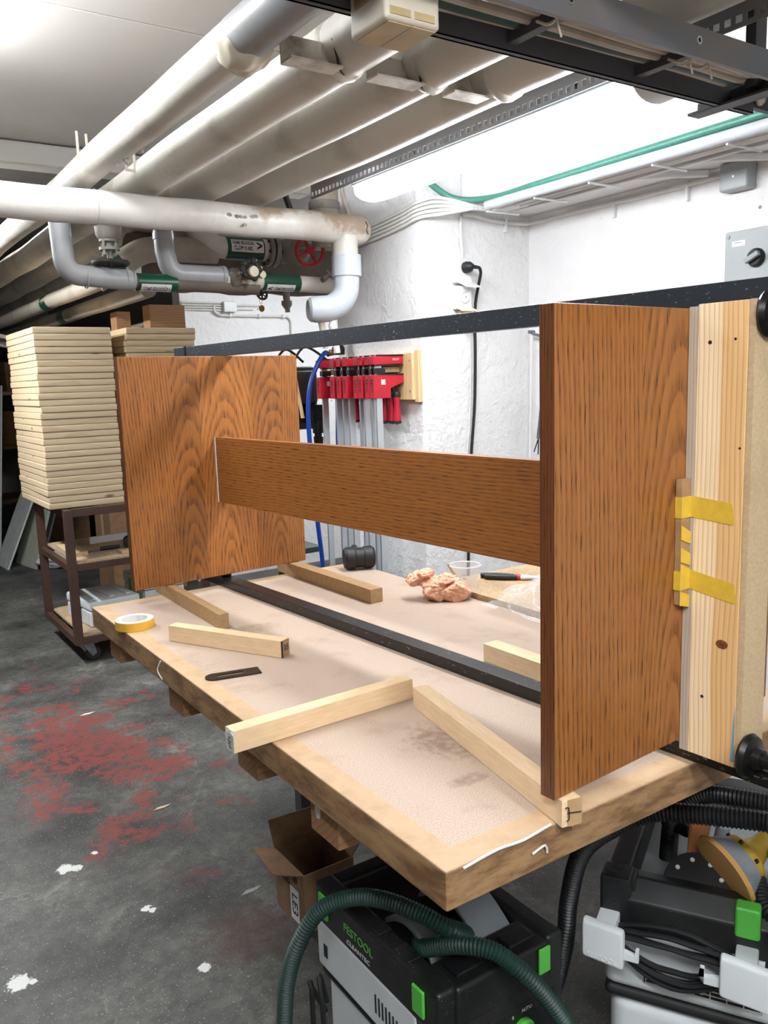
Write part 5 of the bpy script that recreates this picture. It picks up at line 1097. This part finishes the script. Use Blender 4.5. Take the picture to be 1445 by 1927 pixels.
# ------------------------------------------------------------------ rack of red parallel clamps on the pillar
t = thing('clamp_rack', 'pine clamp rack screwed to the white pillar', 'rack', (2.05, 3.1, 1.5))
b = MB(); b.box((2.030, 2.80, 1.440), (2.0625, 3.40, 1.630), 0.002); b.build('back_board', M['rack_wood'], t)
b = MB(); b.box((2.042, 2.775, 1.430), (2.0625, 2.7995, 1.640), 0.002); b.build('end_strip', M['rack_wood'], t)
b = MB(); b.box((1.945, 2.885, 1.553), (2.0295, 3.38, 1.578), 0.006); b.build('arm', M['rack_wood'], t)
b = MB()
for z in (1.475, 1.60): b.cyl((2.0298, 2.815, z), (2.0285, 2.815, z), 0.004, seg=10)
b.build('screw', M['steel'], t)
def kclamp(y, label, first=None):
    z = 0.0
    if first is not None:
        c = copy_tree(first); c.location = (1.895, y, 1.5); tag(c, label); return c
    t = thing('parallel_clamp', label, 'clamp', (1.895, y, 1.5), 0, 'red parallel clamps on the rack')
    w = 0.017
    b = MB(); b.box((1.897, y - 0.005, 0.30), (1.926, y + 0.005, 1.625), 0.001); b.build('bar', M['steel'], t)
    b = MB(); b.prism([(1.878, 1.585), (2.026, 1.588), (2.026, 1.618), (1.878, 1.620)], 'y', y - w, y + w, 0.003); uj = b.build('fixed_jaw', M['red'], t)
    b = MB(); b.box((1.90, y - w + 0.001, 1.6200), (2.028, y + w - 0.001, 1.626), 0.001).box((1.90, y - w + 0.001, 1.580), (2.027, y + w - 0.001, 1.5855), 0.001); b.build('jaw_face', M['rubber'], uj)
    b = MB(); b.prism([(1.878, 1.450), (1.960, 1.450), (1.962, 1.490), (2.028, 1.512), (2.028, 1.541), (1.878, 1.545)], 'y', y - w, y + w, 0.003); lj = b.build('sliding_jaw', M['red'], t)
    b = MB(); b.box((1.90, y - w + 0.001, 1.5415), (2.028, y + w - 0.001, 1.548), 0.001).prism([(1.895, 1.549), (1.940, 1.549), (1.940, 1.572), (1.895, 1.572)], 'y', y - 0.012, y + 0.012, 0.002); b.build('jaw_face', M['rubber'], lj)
    b = MB(); b.box((1.914, y - w - 0.0008, 1.505), (1.934, y - w + 0.0002, 1.526), 0.0002); b.build('badge', M['label'], lj, smooth=0)
    text('brand_lettering', 'BESSEY', 0.011, basis((1.99, y - w - 0.0006, 1.606), (1, 0, 0), (0, 0, 1)), M['label'], uj)
    text('spine_lettering', 'REVO', 0.022, basis((1.8775, y, 1.502), (0, 0, -1), (0, -1, 0)), M['ink'], lj)
    b = MB(); b.cyl((2.000, y, 1.512), (2.000, y, 1.470), 0.0055, seg=12); b.build('spindle', M['rubber'], t)
    b = MB(); b.lathe([(0.001, 0), (0.012, 0.0), (0.016, 0.012), (0.012, 0.045), (0.0165, 0.095), (0.0165, 0.128), (0.001, 0.132)], (2.000, y, 1.472), (0, 0, -1), 20); hd = b.build('handle', M['red'], t)
    b = MB(); b.lathe([(0.008, -0.002), (0.0135, 0.0), (0.0172, 0.012), (0.0155, 0.022)], (2.000, y, 1.474), (0, 0, -1), 20).lathe([(0.0172, 0.118), (0.0172, 0.128), (0.001, 0.1335)], (2.000, y, 1.472), (0, 0, -1), 20); b.build('grip_rubber', M['rubber'], hd)
    return t
ys = (2.872, 2.908, 2.962, 2.998, 3.084, 3.135, 3.19, 3.31)
for k, y in enumerate(ys):
    lab = ['nearest red parallel clamp, at the right end of the rack', 'second red parallel clamp from the right on the rack', 'third red parallel clamp from the right on the rack', 'fourth red parallel clamp from the right on the rack', 'fourth red parallel clamp from the left on the rack', 'third red parallel clamp from the left on the rack', 'second red parallel clamp from the left on the rack', 'leftmost red parallel clamp, beside the blue air hose'][k]
    first = kclamp(y, lab, None if k == 0 else first) if k == 0 else (kclamp(y, lab, first), first)[1]
# air hoses and machine left of the rack
b = MB(); b.tube(spline([(1.955, 3.34, 1.645), (1.93, 3.32, 1.655), (1.885, 3.30, 1.62), (1.835, 3.30, 1.52), (1.815, 3.30, 1.38), (1.822, 3.30, 1.15), (1.838, 3.30, 0.9), (1.855, 3.30, 0.7), (1.87, 3.30, 0.4), (1.87, 3.30, 0.02)], 0.02), 0.0105, 12)
tag(b.build('air_hose', M['blue_hose'], None, loc=(1.85, 3.3, 1.0)), 'blue air hose hanging left of the red clamps', 'hose')
b = MB(); b.tube(spline([(2.0, 3.36, 1.63), (2.01, 3.37, 1.40), (2.005, 3.37, 1.2), (2.03, 3.37, 0.9), (2.03, 3.37, 0.4)], 0.02), 0.0095, 12)
tag(b.build('air_hose', M['blue_hose'], None, loc=(2.0, 3.37, 1.2)), 'blue air hose running behind the clamp bars', 'hose')
t = thing('air_regulator', 'black air regulator with brass fitting above the red clamps', 'regulator', (2.0, 3.36, 1.66))
b = MB(); b.lathe([(0.001, 0), (0.028, 0.0), (0.03, 0.03), (0.02, 0.045), (0.02, 0.07), (0.001, 0.07)], (2.015, 3.35, 1.645), (0, 0, 1), 24); b.build('body', M['rubber'], t)
b = MB(); b.tube([(1.95, 3.335, 1.648), (1.995, 3.345, 1.655)], 0.011, 8).tube([(1.965, 3.337, 1.640), (1.965, 3.337, 1.668)], 0.008, 8); b.build('fitting', M['brass'], t)
t = thing('drill_press', 'black drill press standing behind the far oak panel', 'drill press', (1.98, 3.72, 0))
b = MB(); b.box((1.80, 3.55, 0.0), (2.04, 3.92, 0.035), 0.008); b.build('base', M['green_mach'], t)
b = MB(); b.cyl((1.93, 3.84, 0.035), (1.93, 3.84, 1.62), 0.032, seg=24); b.build('column', M['rubber'], t)
b = MB(); b.box((1.84, 3.58, 1.30), (2.03, 3.90, 1.60), 0.02).box((1.87, 3.52, 1.42), (2.00, 3.60, 1.58), 0.02); b.build('head', M['plastic_b'], t)
b = MB(); b.lathe([(0.001, 0), (0.026, 0.0), (0.026, 0.06), (0.018, 0.062), (0.018, 0.075), (0.024, 0.078), (0.022, 0.12), (0.012, 0.135), (0.001, 0.135)], (1.975, 3.50, 1.345), (0, 0, -1), 24).box((1.945, 3.49, 1.33), (2.01, 3.60, 1.42), 0.008); b.build('chuck', M['iron'], t)
b = MB(); b.box((1.82, 3.62, 0.68), (2.04, 3.90, 0.71), 0.006).box((1.88, 3.78, 0.62), (1.98, 3.90, 0.68), 0.006); b.build('table', M['green_mach'], t)
b = MB(); b.tube([(1.865, 3.50, 1.56), (1.895, 3.50, 1.36)], [0.010, 0.014], 12, flat=0.5); b.build('wooden_handle', M['rack_wood'], t)
for k, pts in enumerate(([(1.80, 3.62, 1.58), (1.86, 3.58, 1.68), (1.94, 3.55, 1.62)], [(1.90, 3.6, 1.60), (1.95, 3.55, 1.69), (2.02, 3.45, 1.62)])):
    b = MB(); b.tube(spline(pts, 0.01), 0.006, 8); b.build('flex', M['rubber'], t)
# ------------------------------------------------------------------ dust extractor under the bench corner
t = thing('dust_extractor', 'grey and black dust extractor with a green hose under the bench corner', 'dust extractor', (0.96, 1.30, 0))
xa, xb, ya, yb = 0.80, 1.115, 1.075, 1.525
b = MB(); b.box((xa + 0.012, ya + 0.012, 0.04), (xb - 0.012, yb - 0.012, 0.235), 0.03, 3); b.build('bin', M['plastic_g'], t)
b = MB(); b.box((xa + 0.004, ya + 0.004, 0.205), (xb - 0.004, yb - 0.004, 0.228), 0.012, 3); b.build('seal_band', M['rubber'], t)
b = MB(); b.prism([(ya + 0.05, 0.230), (yb - 0.004, 0.230), (yb - 0.002, 0.345), (ya + 0.075, 0.345)], 'x', xa - 0.002, xb + 0.002, 0.008); b.build('side_cover', M['plastic_g'], t)
b = MB(); b.prism([(ya + 0.008, 0.229), (ya + 0.10, 0.229), (ya + 0.12, 0.330), (yb - 0.006, 0.336), (yb - 0.006, 0.395), (ya + 0.004, 0.395), (ya, 0.30)], 'x', xa + 0.003, xb - 0.003, 0.006); b.build('motor_head', M['plastic_b'], t)
b = MB()
b.box((xa - 0.001, ya, 0.336), (xa + 0.045, yb, 0.432), 0.010, 3).box((xb - 0.045, ya, 0.336), (xb + 0.001, yb, 0.432), 0.010, 3)
b.box((xa + 0.04, ya - 0.004, 0.345), (xb - 0.04, ya + 0.085, 0.428), 0.010, 3).box((xa + 0.04, yb - 0.05, 0.345), (xb - 0.04, yb, 0.430), 0.010, 3)
b.box((xa + 0.06, ya + 0.02, 0.424), (xa + 0.125, ya + 0.06, 0.436), 0.004).box((xb - 0.125, ya + 0.02, 0.424), (xb - 0.06, ya + 0.06, 0.436), 0.004)
for y in (ya + 0.10, ya + 0.20, ya + 0.33): b.box((xa + 0.005, y, 0.4315), (xa + 0.038, y + 0.05, 0.437), 0.003)
rim = b.build('top_rim', M['plastic_b'], t)
b = MB()
for (x, y, s) in ((xa - 0.001, ya + 0.055, -1), (xa - 0.001, yb - 0.045, -1), (xb + 0.001, ya + 0.055, 1), (xb + 0.001, yb - 0.045, 1)):
    b = MB(); b.box((x - 0.007 if s < 0 else x, y - 0.018, 0.362), (x if s < 0 else x + 0.007, y + 0.018, 0.418), 0.005, 3); b.build('latch', M['vgreen'], t)
b = MB(); b.box((xb - 0.075, ya - 0.010, 0.368), (xb - 0.045, ya - 0.0045, 0.422), 0.004); b.build('latch', M['vgreen'], t)
b = MB()
for k in range(9): b.box((xa - 0.0032, ya + 0.105 + k * 0.0125, 0.262), (xa - 0.0018, ya + 0.1095 + k * 0.0125, 0.292 + k * 0.0014))
b.build('vent_grille', M['ink'], t, smooth=0); b = MB(); b.box((xa - 0.0032, yb - 0.05, 0.265), (xa - 0.0018, yb - 0.035, 0.295)); b.build('vent_slot', M['ink'], t, smooth=0)
text('brand_lettering', 'FESTOOL', 0.027, basis((xa - 0.0016, ya + 0.27, 0.386), (0, -1, 0), (0, 0, 1)), M['vgreen'], rim)
text('model_lettering', 'CLEANTEC', 0.014, basis((xa - 0.0016, ya + 0.27, 0.358), (0, -1, 0), (0, 0, 1)), M['label'], rim, sx=1.3)
b = MB(); b.lathe([(0.001, 0.0), (0.024, 0.0), (0.025, 0.010), (0.020, 0.014), (0.001, 0.014)], (xb - 0.115, ya - 0.0005, 0.268), (0, -1, 0), 30).box((xb - 0.119, ya - 0.026, 0.250), (xb - 0.111, ya - 0.012, 0.286), 0.003); kn = b.build('power_knob', M['vgreen'], t)
b = MB(); b.box((xa + 0.12, ya - 0.002, 0.235), (xb - 0.02, ya + 0.02, 0.32), 0.006); b.build('control_panel', M['rubber'], t)
for body, dx, dz in (('0', -0.024, 0.036), ('AUTO', 0.012, 0.040), ('MAN', -0.046, 0.004)):
    text('dial_lettering', body, 0.010, basis((xb - 0.115 + dx, ya - 0.0028, 0.268 + dz), (1, 0, 0), (0, 0, 1)), M['label'], t)
def arc(b, cx, y0, y1, z0, rise, w):
    pts = [(0.0, 0.0)] + [(s, math.sin(math.pi * s) * rise) for s in (k / 10 for k in range(1, 10))] + [(1.0, 0.0)]
    out = [(y0 + (y1 - y0) * s, z0 + h + 0.012) for s, h in pts] + [(y0 + (y1 - y0) * s, z0 + h) for s, h in reversed(pts)]
    return b.prism(out, 'x', cx - w / 2, cx + w / 2, 0.003)
b = MB(); arc(b, xa + 0.085, ya + 0.10, ya + 0.26, 0.405, 0.035, 0.05); b.build('hose_guide', M['plastic_mg'], t)
b = MB(); arc(b, xb - 0.095, ya + 0.10, ya + 0.30, 0.395, 0.045, 0.09); b.build('carry_handle', M['plastic_mg'], t)
b = MB(); b.box((xa + 0.04, ya + 0.08, 0.3955), (xb - 0.04, yb - 0.05, 0.400)); b.build('well_floor', M['rubber'], t)
for x, y in ((xa + 0.05, ya + 0.05), (xb - 0.05, ya + 0.05), (xa + 0.05, yb - 0.06), (xb - 0.05, yb - 0.06)):
    b = MB(); b.lathe([(0.004, -0.014), (0.018, -0.014), (0.0205, -0.008), (0.0205, 0.008), (0.018, 0.014), (0.004, 0.014)], (x, y, 0.0208), (0, 1, 0), 20); b.build('castor', M['rubber'], t)
b = MB(); ribbed(b, [(0.667, 1.461, 0.022), (0.660, 1.445, 0.10), (0.665, 1.433, 0.2), (0.671, 1.421, 0.3), (0.689, 1.399, 0.39), (0.731, 1.38, 0.46), (0.78, 1.333, 0.495), (0.816, 1.271, 0.51), (0.853, 1.198, 0.505), (0.890, 1.155, 0.48), (0.935, 1.165, 0.440), (0.96, 1.20, 0.418), (0.94, 1.245, 0.416), (0.89, 1.245, 0.416), (0.862, 1.205, 0.425), (0.873, 1.159, 0.452), (0.895, 1.106, 0.474), (0.925, 1.065, 0.472), (0.957, 1.029, 0.44), (0.993, 1.005, 0.39), (1.029, 0.985, 0.32), (1.06, 0.975, 0.22), (1.075, 0.96, 0.10), (1.08, 0.93, 0.025)], 0.0175, 0.0068)
hz = b.build('suction_hose', M['hose_green'], None, loc=(0.95, 1.2, 0.4)); tag(hz, 'dark green ribbed hose looped over the near dust extractor', 'hose')
b = MB(); b.tube(spline([(0.80, 1.50, 0.12), (0.765, 1.50, 0.20), (0.752, 1.47, 0.22), (0.748, 1.46, 0.12), (0.75, 1.44, 0.03), (0.74, 1.30, 0.008)], 0.012), 0.006, 10).tube(spline([(0.795, 1.48, 0.16), (0.772, 1.47, 0.24), (0.760, 1.44, 0.20), (0.757, 1.42, 0.08), (0.76, 1.38, 0.01)], 0.012), 0.006, 10)
tag(b.build('power_cable', M['rubber'], None, loc=(0.76, 1.46, 0.1)), 'black power cable hanging beside the near dust extractor', 'cable')

# ------------------------------------------------------------------ second dust extractor, turned, at the right
vx, vy, va = 1.200, 1.050, R(-60)
VM = Matrix.Translation((vx, vy, 0)) @ Matrix.Rotation(va, 4, 'Z')      # local x along the visible end, local y away from the camera
t = thing('dust_extractor', 'dusty black-topped dust extractor with cord hooks at the right edge', 'dust extractor', (vx, vy, 0), va)
Wd, Dp = 0.37, 0.56
b = MB(VM); b.box((0.01, 0.01, 0.05), (Wd - 0.01, Dp - 0.02, 0.268), 0.035, 3); b.build('bin', M['plastic_g'], t)
b = MB(VM); b.box((0.002, 0.002, 0.262), (Wd - 0.002, Dp - 0.01, 0.290), 0.014, 3); b.build('seal_band', M['rubber'], t)
b = MB(VM); b.box((0.0, 0.0, 0.288), (Wd, Dp, 0.435), 0.022, 3); b.build('motor_housing', M['plastic_g'], t)
b = MB(VM)
b.prism([(0.0, 0.425), (0.07, 0.430), (0.072, 0.515), (0.035, 0.522), (-0.004, 0.490)], 'x', 0.0, Wd, 0.005)
b.box((-0.002, 0.02, 0.42), (0.045, Dp, 0.518), 0.008).box((Wd - 0.045, 0.02, 0.42), (Wd + 0.002, Dp, 0.518), 0.008).box((0.0, Dp - 0.05, 0.42), (Wd, Dp, 0.518), 0.008)
b.box((-0.006, -0.004, 0.43), (0.055, 0.055, 0.532), 0.008).box((0.05, 0.01, 0.45), (0.062, 0.05, 0.53), 0.004)
rim = b.build('top_rim', M['plastic_b'], t)
b = MB(VM); b.box((0.04, 0.06, 0.4355), (Wd - 0.04, Dp - 0.05, 0.445)); b.build('well_floor', M['plastic_mg'], t)
b = MB(VM); b.cyl((0.018, 0.015, 0.5325), (0.018, 0.015, 0.5335), 0.006, seg=14).box((0.012, 0.03, 0.5322), (0.034, 0.048, 0.5334)); b.build('peg_hole', M['ink'], rim)
b = MB(VM); b.box((0.245, -0.012, 0.470), (0.290, 0.022, 0.532), 0.006, 3); b.build('latch', M['vgreen'], t)
b = MB(VM)
for k in range(4): b.box((0.085, -0.0022, 0.318 + k * 0.009), (0.295, -0.0005, 0.320 + k * 0.009))
for k in range(8): b.box((0.085 + k * 0.03, -0.0022, 0.318), (0.087 + k * 0.03, -0.0005, 0.347))
b.box((0.083, -0.0022, 0.3155), (0.297, -0.0005, 0.3175)).box((0.083, -0.0022, 0.3475), (0.297, -0.0005, 0.3495)); b.lathe([(0.004, 0), (0.0075, 0), (0.0075, 0.003), (0.004, 0.003)], (0.19, -0.001, 0.334), (0, -1, 0), 16); b.build('grille', M['label'], t, smooth=0)
b = MB(VM); b.box((0.082, -0.0010, 0.315), (0.298, 0.0002, 0.350)); b.build('grille_back', M['ink'], t, smooth=0)
def hook(x0, x1, z0, z1, tongue):
    b = MB(VM); b.prism([(x0, z0 + 0.012), (x1, z0), (x1, z1 - 0.012), (x0, z1)], 'y', -0.078, -0.055, 0.007).box(((x0 + x1) / 2 - 0.02, -0.058, (z0 + z1) / 2 - 0.03), ((x0 + x1) / 2 + 0.02, 0.0, (z0 + z1) / 2 + 0.03), 0.004)
    b.prism([(tongue[0], tongue[1]), (tongue[2], tongue[1]), (tongue[2], tongue[3]), (tongue[2] - 0.006, tongue[3]), (tongue[2] - 0.008, tongue[1] + 0.014), (tongue[0], tongue[1] + 0.02)], 'y', -0.070, -0.060, 0.001)
    return b.build('cord_hook', M['plastic_g'], t)
h1 = hook(-0.025, 0.055, 0.385, 0.475, (0.050, 0.405, 0.082, 0.432))
h2 = hook(0.225, 0.312, 0.375, 0.468, (0.228, 0.40, 0.198, 0.43))
text('embossed_lettering', 'FESTOOL', 0.014, VM @ basis((0.014, -0.0785, 0.402), (1, 0, -0.1), (0, 0, 1)), M['plastic_g'], h1, 0.0006)
b = MB(VM)
rnd = random.Random(3)
for k in range(8):
    zt = 0.392 - k * 0.005; zb = 0.285 + k * 0.004; y = -0.018 - 0.0065 * (k % 5)
    pts = [(0.015, y, 0.43 - k * 0.002)]
    up = k % 2 == 0
    for q in range(1, 8):
        s = q / 8; pts.append((0.015 + 0.25 * s, y - 0.004 * math.sin(math.pi * s), (0.435 + (0.030 - k * 0.006) * math.sin(math.pi * s) if up else 0.415 - (0.03 + k * 0.005) * math.sin(math.pi * s)) - 0.008 * s + rnd.uniform(-0.002, 0.002)))
    pts.append((0.27, y, 0.418))
    b.tube(spline(pts, 0.015), 0.0055, 8)
cordo = b.build('power_cable', M['hose_black'], None, loc=VM); tag(cordo, 'dusty black cable coiled round the cord hooks of the right extractor', 'cable')
b = MB(); ribbed(b, [(1.50, 0.70, 0.715), (1.42, 0.735, 0.715), (1.358, 0.752, 0.715), (1.330, 0.800, 0.712), (1.300, 0.850, 0.708), (1.270, 0.906, 0.70), (1.237, 0.960, 0.69), (1.192, 1.012, 0.655), (1.178, 1.085, 0.57), (1.178, 1.120, 0.45), (1.172, 1.128, 0.34), (1.160, 1.16, 0.20), (1.15, 1.22, 0.08), (1.16, 1.32, 0.028)], 0.0195, 0.0075)
tag(b.build('suction_hose', M['hose_black'], None, loc=(1.25, 0.95, 0.6)), 'black ribbed hose arching from the right edge down under the bench', 'hose')
b = MB(); ribbed(b, [(1.62, 0.75, 0.66), (1.53, 0.82, 0.66), (1.493, 0.883, 0.66), (1.468, 0.943, 0.655), (1.459, 0.999, 0.64), (1.45, 1.043, 0.605), (1.45, 1.075, 0.55), (1.46, 1.09, 0.48), (1.47, 1.10, 0.43)], 0.0195, 0.0075)
tag(b.build('suction_hose', M['hose_black'], None, loc=(1.46, 1.0, 0.6)), 'second black ribbed hose, behind the arching one', 'hose')
# sanders and pads lying in the well
t = thing('sanding_pad', 'round black perforated sanding pad in the right extractor top', 'sanding pad', (1.335, 0.985, 0.47))
n = Vector((-0.42, -0.34, 0.84)).normalized(); c = Vector((1.352, 0.940, 0.506)); u, w = ortho(n)
b = MB(); b.lathe([(0.001, 0.0), (0.062, 0.0), (0.064, 0.004), (0.062, 0.010), (0.001, 0.012)], c, n, 44); b.build('pad', M['rubber'], t)
b = MB()
for k in range(8):
    a = k * math.pi / 4 + 0.2; q = c + (u * math.cos(a) + w * math.sin(a)) * 0.045 + n * 0.011; b.cyl(q, q + n * 0.0022, 0.0045, seg=10)
b.build('hole', M['label'], t)
t = thing('orbital_sander', 'yellow orbital sander with tan disc in the right extractor top', 'sander', (1.39, 0.86, 0.5))
n = Vector((-0.90, 0.286, -0.41)).normalized(); c = Vector((1.378, 0.893, 0.552)); u, w = ortho(n)
b = MB(); b.lathe([(0.001, 0.0), (0.074, 0.0), (0.075, 0.003), (0.072, 0.009), (0.001, 0.009)], c, n, 44); b.build('disc', M['abrasive'], t)
b = MB(); b.lathe([(0.066, 0.0), (0.064, -0.010), (0.058, -0.022), (0.050, -0.036), (0.001, -0.036)], c - n * 0.0005, n, 44); b.build('backing_pad', M['plastic_mg'], t)
b = MB(); b.lathe([(0.046, -0.030), (0.048, -0.036), (0.046, -0.050), (0.030, -0.062), (0.022, -0.080), (0.024, -0.105), (0.018, -0.118), (0.001, -0.120)], c, n, 36); b.build('body', M['sander_y'], t)
b = MB()
for k in range(7):
    b = MB(); a = k * 2 * math.pi / 7; e = u * math.cos(a) + w * math.sin(a); b.tube([c - n * 0.040 + e * 0.048, c - n * 0.046 + e * 0.047], 0.0045, 6); b.build('vent', M['ink'], t)
b = MB(); b.tube([c - n * 0.098, c - n * 0.10 + Vector((-0.012, -0.040, -0.012)), c - n * 0.10 + Vector((-0.018, -0.075, -0.03))], [0.016, 0.021, 0.017], 16); b.build('grip', M['plastic_mg'], t)
b = MB(); ribbed(b, [tuple(c - n * 0.030 + Vector((0.0, -0.040, -0.020))), (1.375, 0.815, 0.520), (1.372, 0.785, 0.508), (1.378, 0.755, 0.50), (1.39, 0.73, 0.50)], 0.017, 0.007); b.build('outlet_hose', M['hose_black'], t)
b = MB(); b.tube(spline([(1.44, 0.80, 0.555), (1.40, 0.775, 0.56), (1.35, 0.765, 0.552), (1.325, 0.765, 0.52), (1.312, 0.762, 0.47), (1.305, 0.76, 0.42)], 0.012), 0.005, 10); b.build('flex', M['rubber'], t)
t = thing('sander_pouch', 'tan leather flap standing in the right extractor top', 'pouch', (1.41, 0.96, 0.56))
b = MB(); b.prism([(1.375, 0.52), (1.43, 0.50), (1.45, 0.60), (1.385, 0.625)], 'y', 0.978, 0.986, 0.002); b.build('flap', M['copper_flap'], t)
b = MB(); b.tube([(1.43, 0.955, 0.50), (1.44, 0.945, 0.60)], 0.014, 12); b.build('handle', M['plastic_mg'], t)
t = thing('green_tool', 'dark tool with a green cap at the back of the right extractor', 'tool', (1.50, 1.04, 0.5))
b = MB(); b.box((1.44, 1.03, 0.53), (1.60, 1.10, 0.56), 0.006); b.build('body', M['rubber'], t)
b = MB(); b.blob((1.49, 1.045, 0.562), (0.03, 0.025, 0.014), 3, 0.05); b.build('cap', M['green_mach'], t)

# ------------------------------------------------------------------ open cardboard box beside the bench
bx0, bx1, by0, by1, hh = 0.968, 1.130, 1.908, 2.085, 0.176
t = thing('cardboard_box', 'open cardboard box on the floor under the left side of the bench', 'box', ((bx0 + bx1) / 2, (by0 + by1) / 2, 0))
b = MB(); b.box((bx0, by0, 0.0), (bx1, by1, 0.004))
b.box((bx0, by0, 0.004), (bx0 + 0.004, by1, hh)).box((bx1 - 0.004, by0, 0.004), (bx1, by1, hh)).box((bx0 + 0.004, by0, 0.004), (bx1 - 0.004, by0 + 0.004, hh)).box((bx0 + 0.004, by1 - 0.004, 0.004), (bx1 - 0.004, by1, hh))
b.build('carton', M['card'], t, smooth=0)
def flap(p, q, p2, q2):
    n = Vector((0, 0, 0.003)); b = MB(); t0 = bmesh.new()
    cs = [Vector(v) for v in (p, q, q2, p2)]; nn = (cs[1] - cs[0]).cross(cs[3] - cs[0]).normalized() * 0.0035
    top = [t0.verts.new(v) for v in cs]; bot = [t0.verts.new(v - nn) for v in cs]
    t0.faces.new(top); t0.faces.new(bot)
    for k in range(4): t0.faces.new((top[k], top[(k + 1) % 4], bot[(k + 1) % 4], bot[k]))
    bmesh.ops.recalc_face_normals(t0, faces=t0.faces[:]); b._m(t0); b.build('flap', M['card'], t, smooth=0)
flap((bx0 + 0.001, by0 + 0.004, hh), (bx0 + 0.001, by1, hh), (0.908, 1.975, hh - 0.004), (0.915, 2.125, hh + 0.004))
flap((bx0, by1 - 0.001, hh), (bx1, by1 - 0.001, hh), (0.948, 2.075, hh + 0.10), (1.105, 2.066, hh + 0.10))
flap((bx1 - 0.001, by0 + 0.004, hh), (bx1 - 0.001, by1 - 0.004, hh), (bx1 + 0.05, by0 + 0.01, hh + 0.05), (bx1 + 0.05, by1 - 0.01, hh + 0.05))
b = MB(); b.box((bx0 - 0.0010, by0 + 0.035, 0.010), (bx0 - 0.0002, by0 + 0.085, 0.110)); lb = b.build('label', M['white_pl'], t, smooth=0)
text('lettering', 'LE3', 0.046, basis((bx0 - 0.0014, by0 + 0.060, 0.060), (0, 0, -1), (0, -1, 0)), M['ink'], lb)
b = MB()
for dy in (0.095, 0.125): b.box((bx0 - 0.0010, by0 + dy, 0.118), (bx0 - 0.0002, by0 + dy + 0.005, 0.150)); b.prism([(by0 + dy - 0.008, 0.148), (by0 + dy + 0.013, 0.148), (by0 + dy + 0.0025, 0.166)], 'x', bx0 - 0.0010, bx0 - 0.0002)
b.box((bx0 - 0.0010, by0 + 0.085, 0.110), (bx0 - 0.0002, by0 + 0.14, 0.114)); b.build('arrow_mark', M['ink'], t, smooth=0)
b = MB(); b.lathe([(0.001, 0), (0.012, 0), (0.012, 0.0008), (0.001, 0.0008)], (bx0 - 0.0002, by0 + 0.052, 0.140), (-1, 0, 0), 18); b.build('round_mark', M['ink'], t, smooth=0)
# wood shavings on the floor
rs = random.Random(11)
for k, (x, y, lab) in enumerate(((0.886, 2.855, 'pale wood sliver on the floor left of the bench bearers'), (0.93, 2.19, 'torn translucent tape scrap on the floor near the cardboard box'), (0.905, 3.95, 'small white scrap on the floor near the red paint'))):
    b = MB(); b.prism([(x - 0.035, y - 0.006), (x + 0.005, y - 0.009), (x + 0.038, y + 0.004), (x - 0.01, y + 0.008)], 'z', 0.0008, 0.0028)
    tag(b.build('floor_scrap', [M['pine_slab'], M['film'], M['white_pl']][k], None, smooth=0, loc=(x, y, 0.0008)), lab, 'scrap')
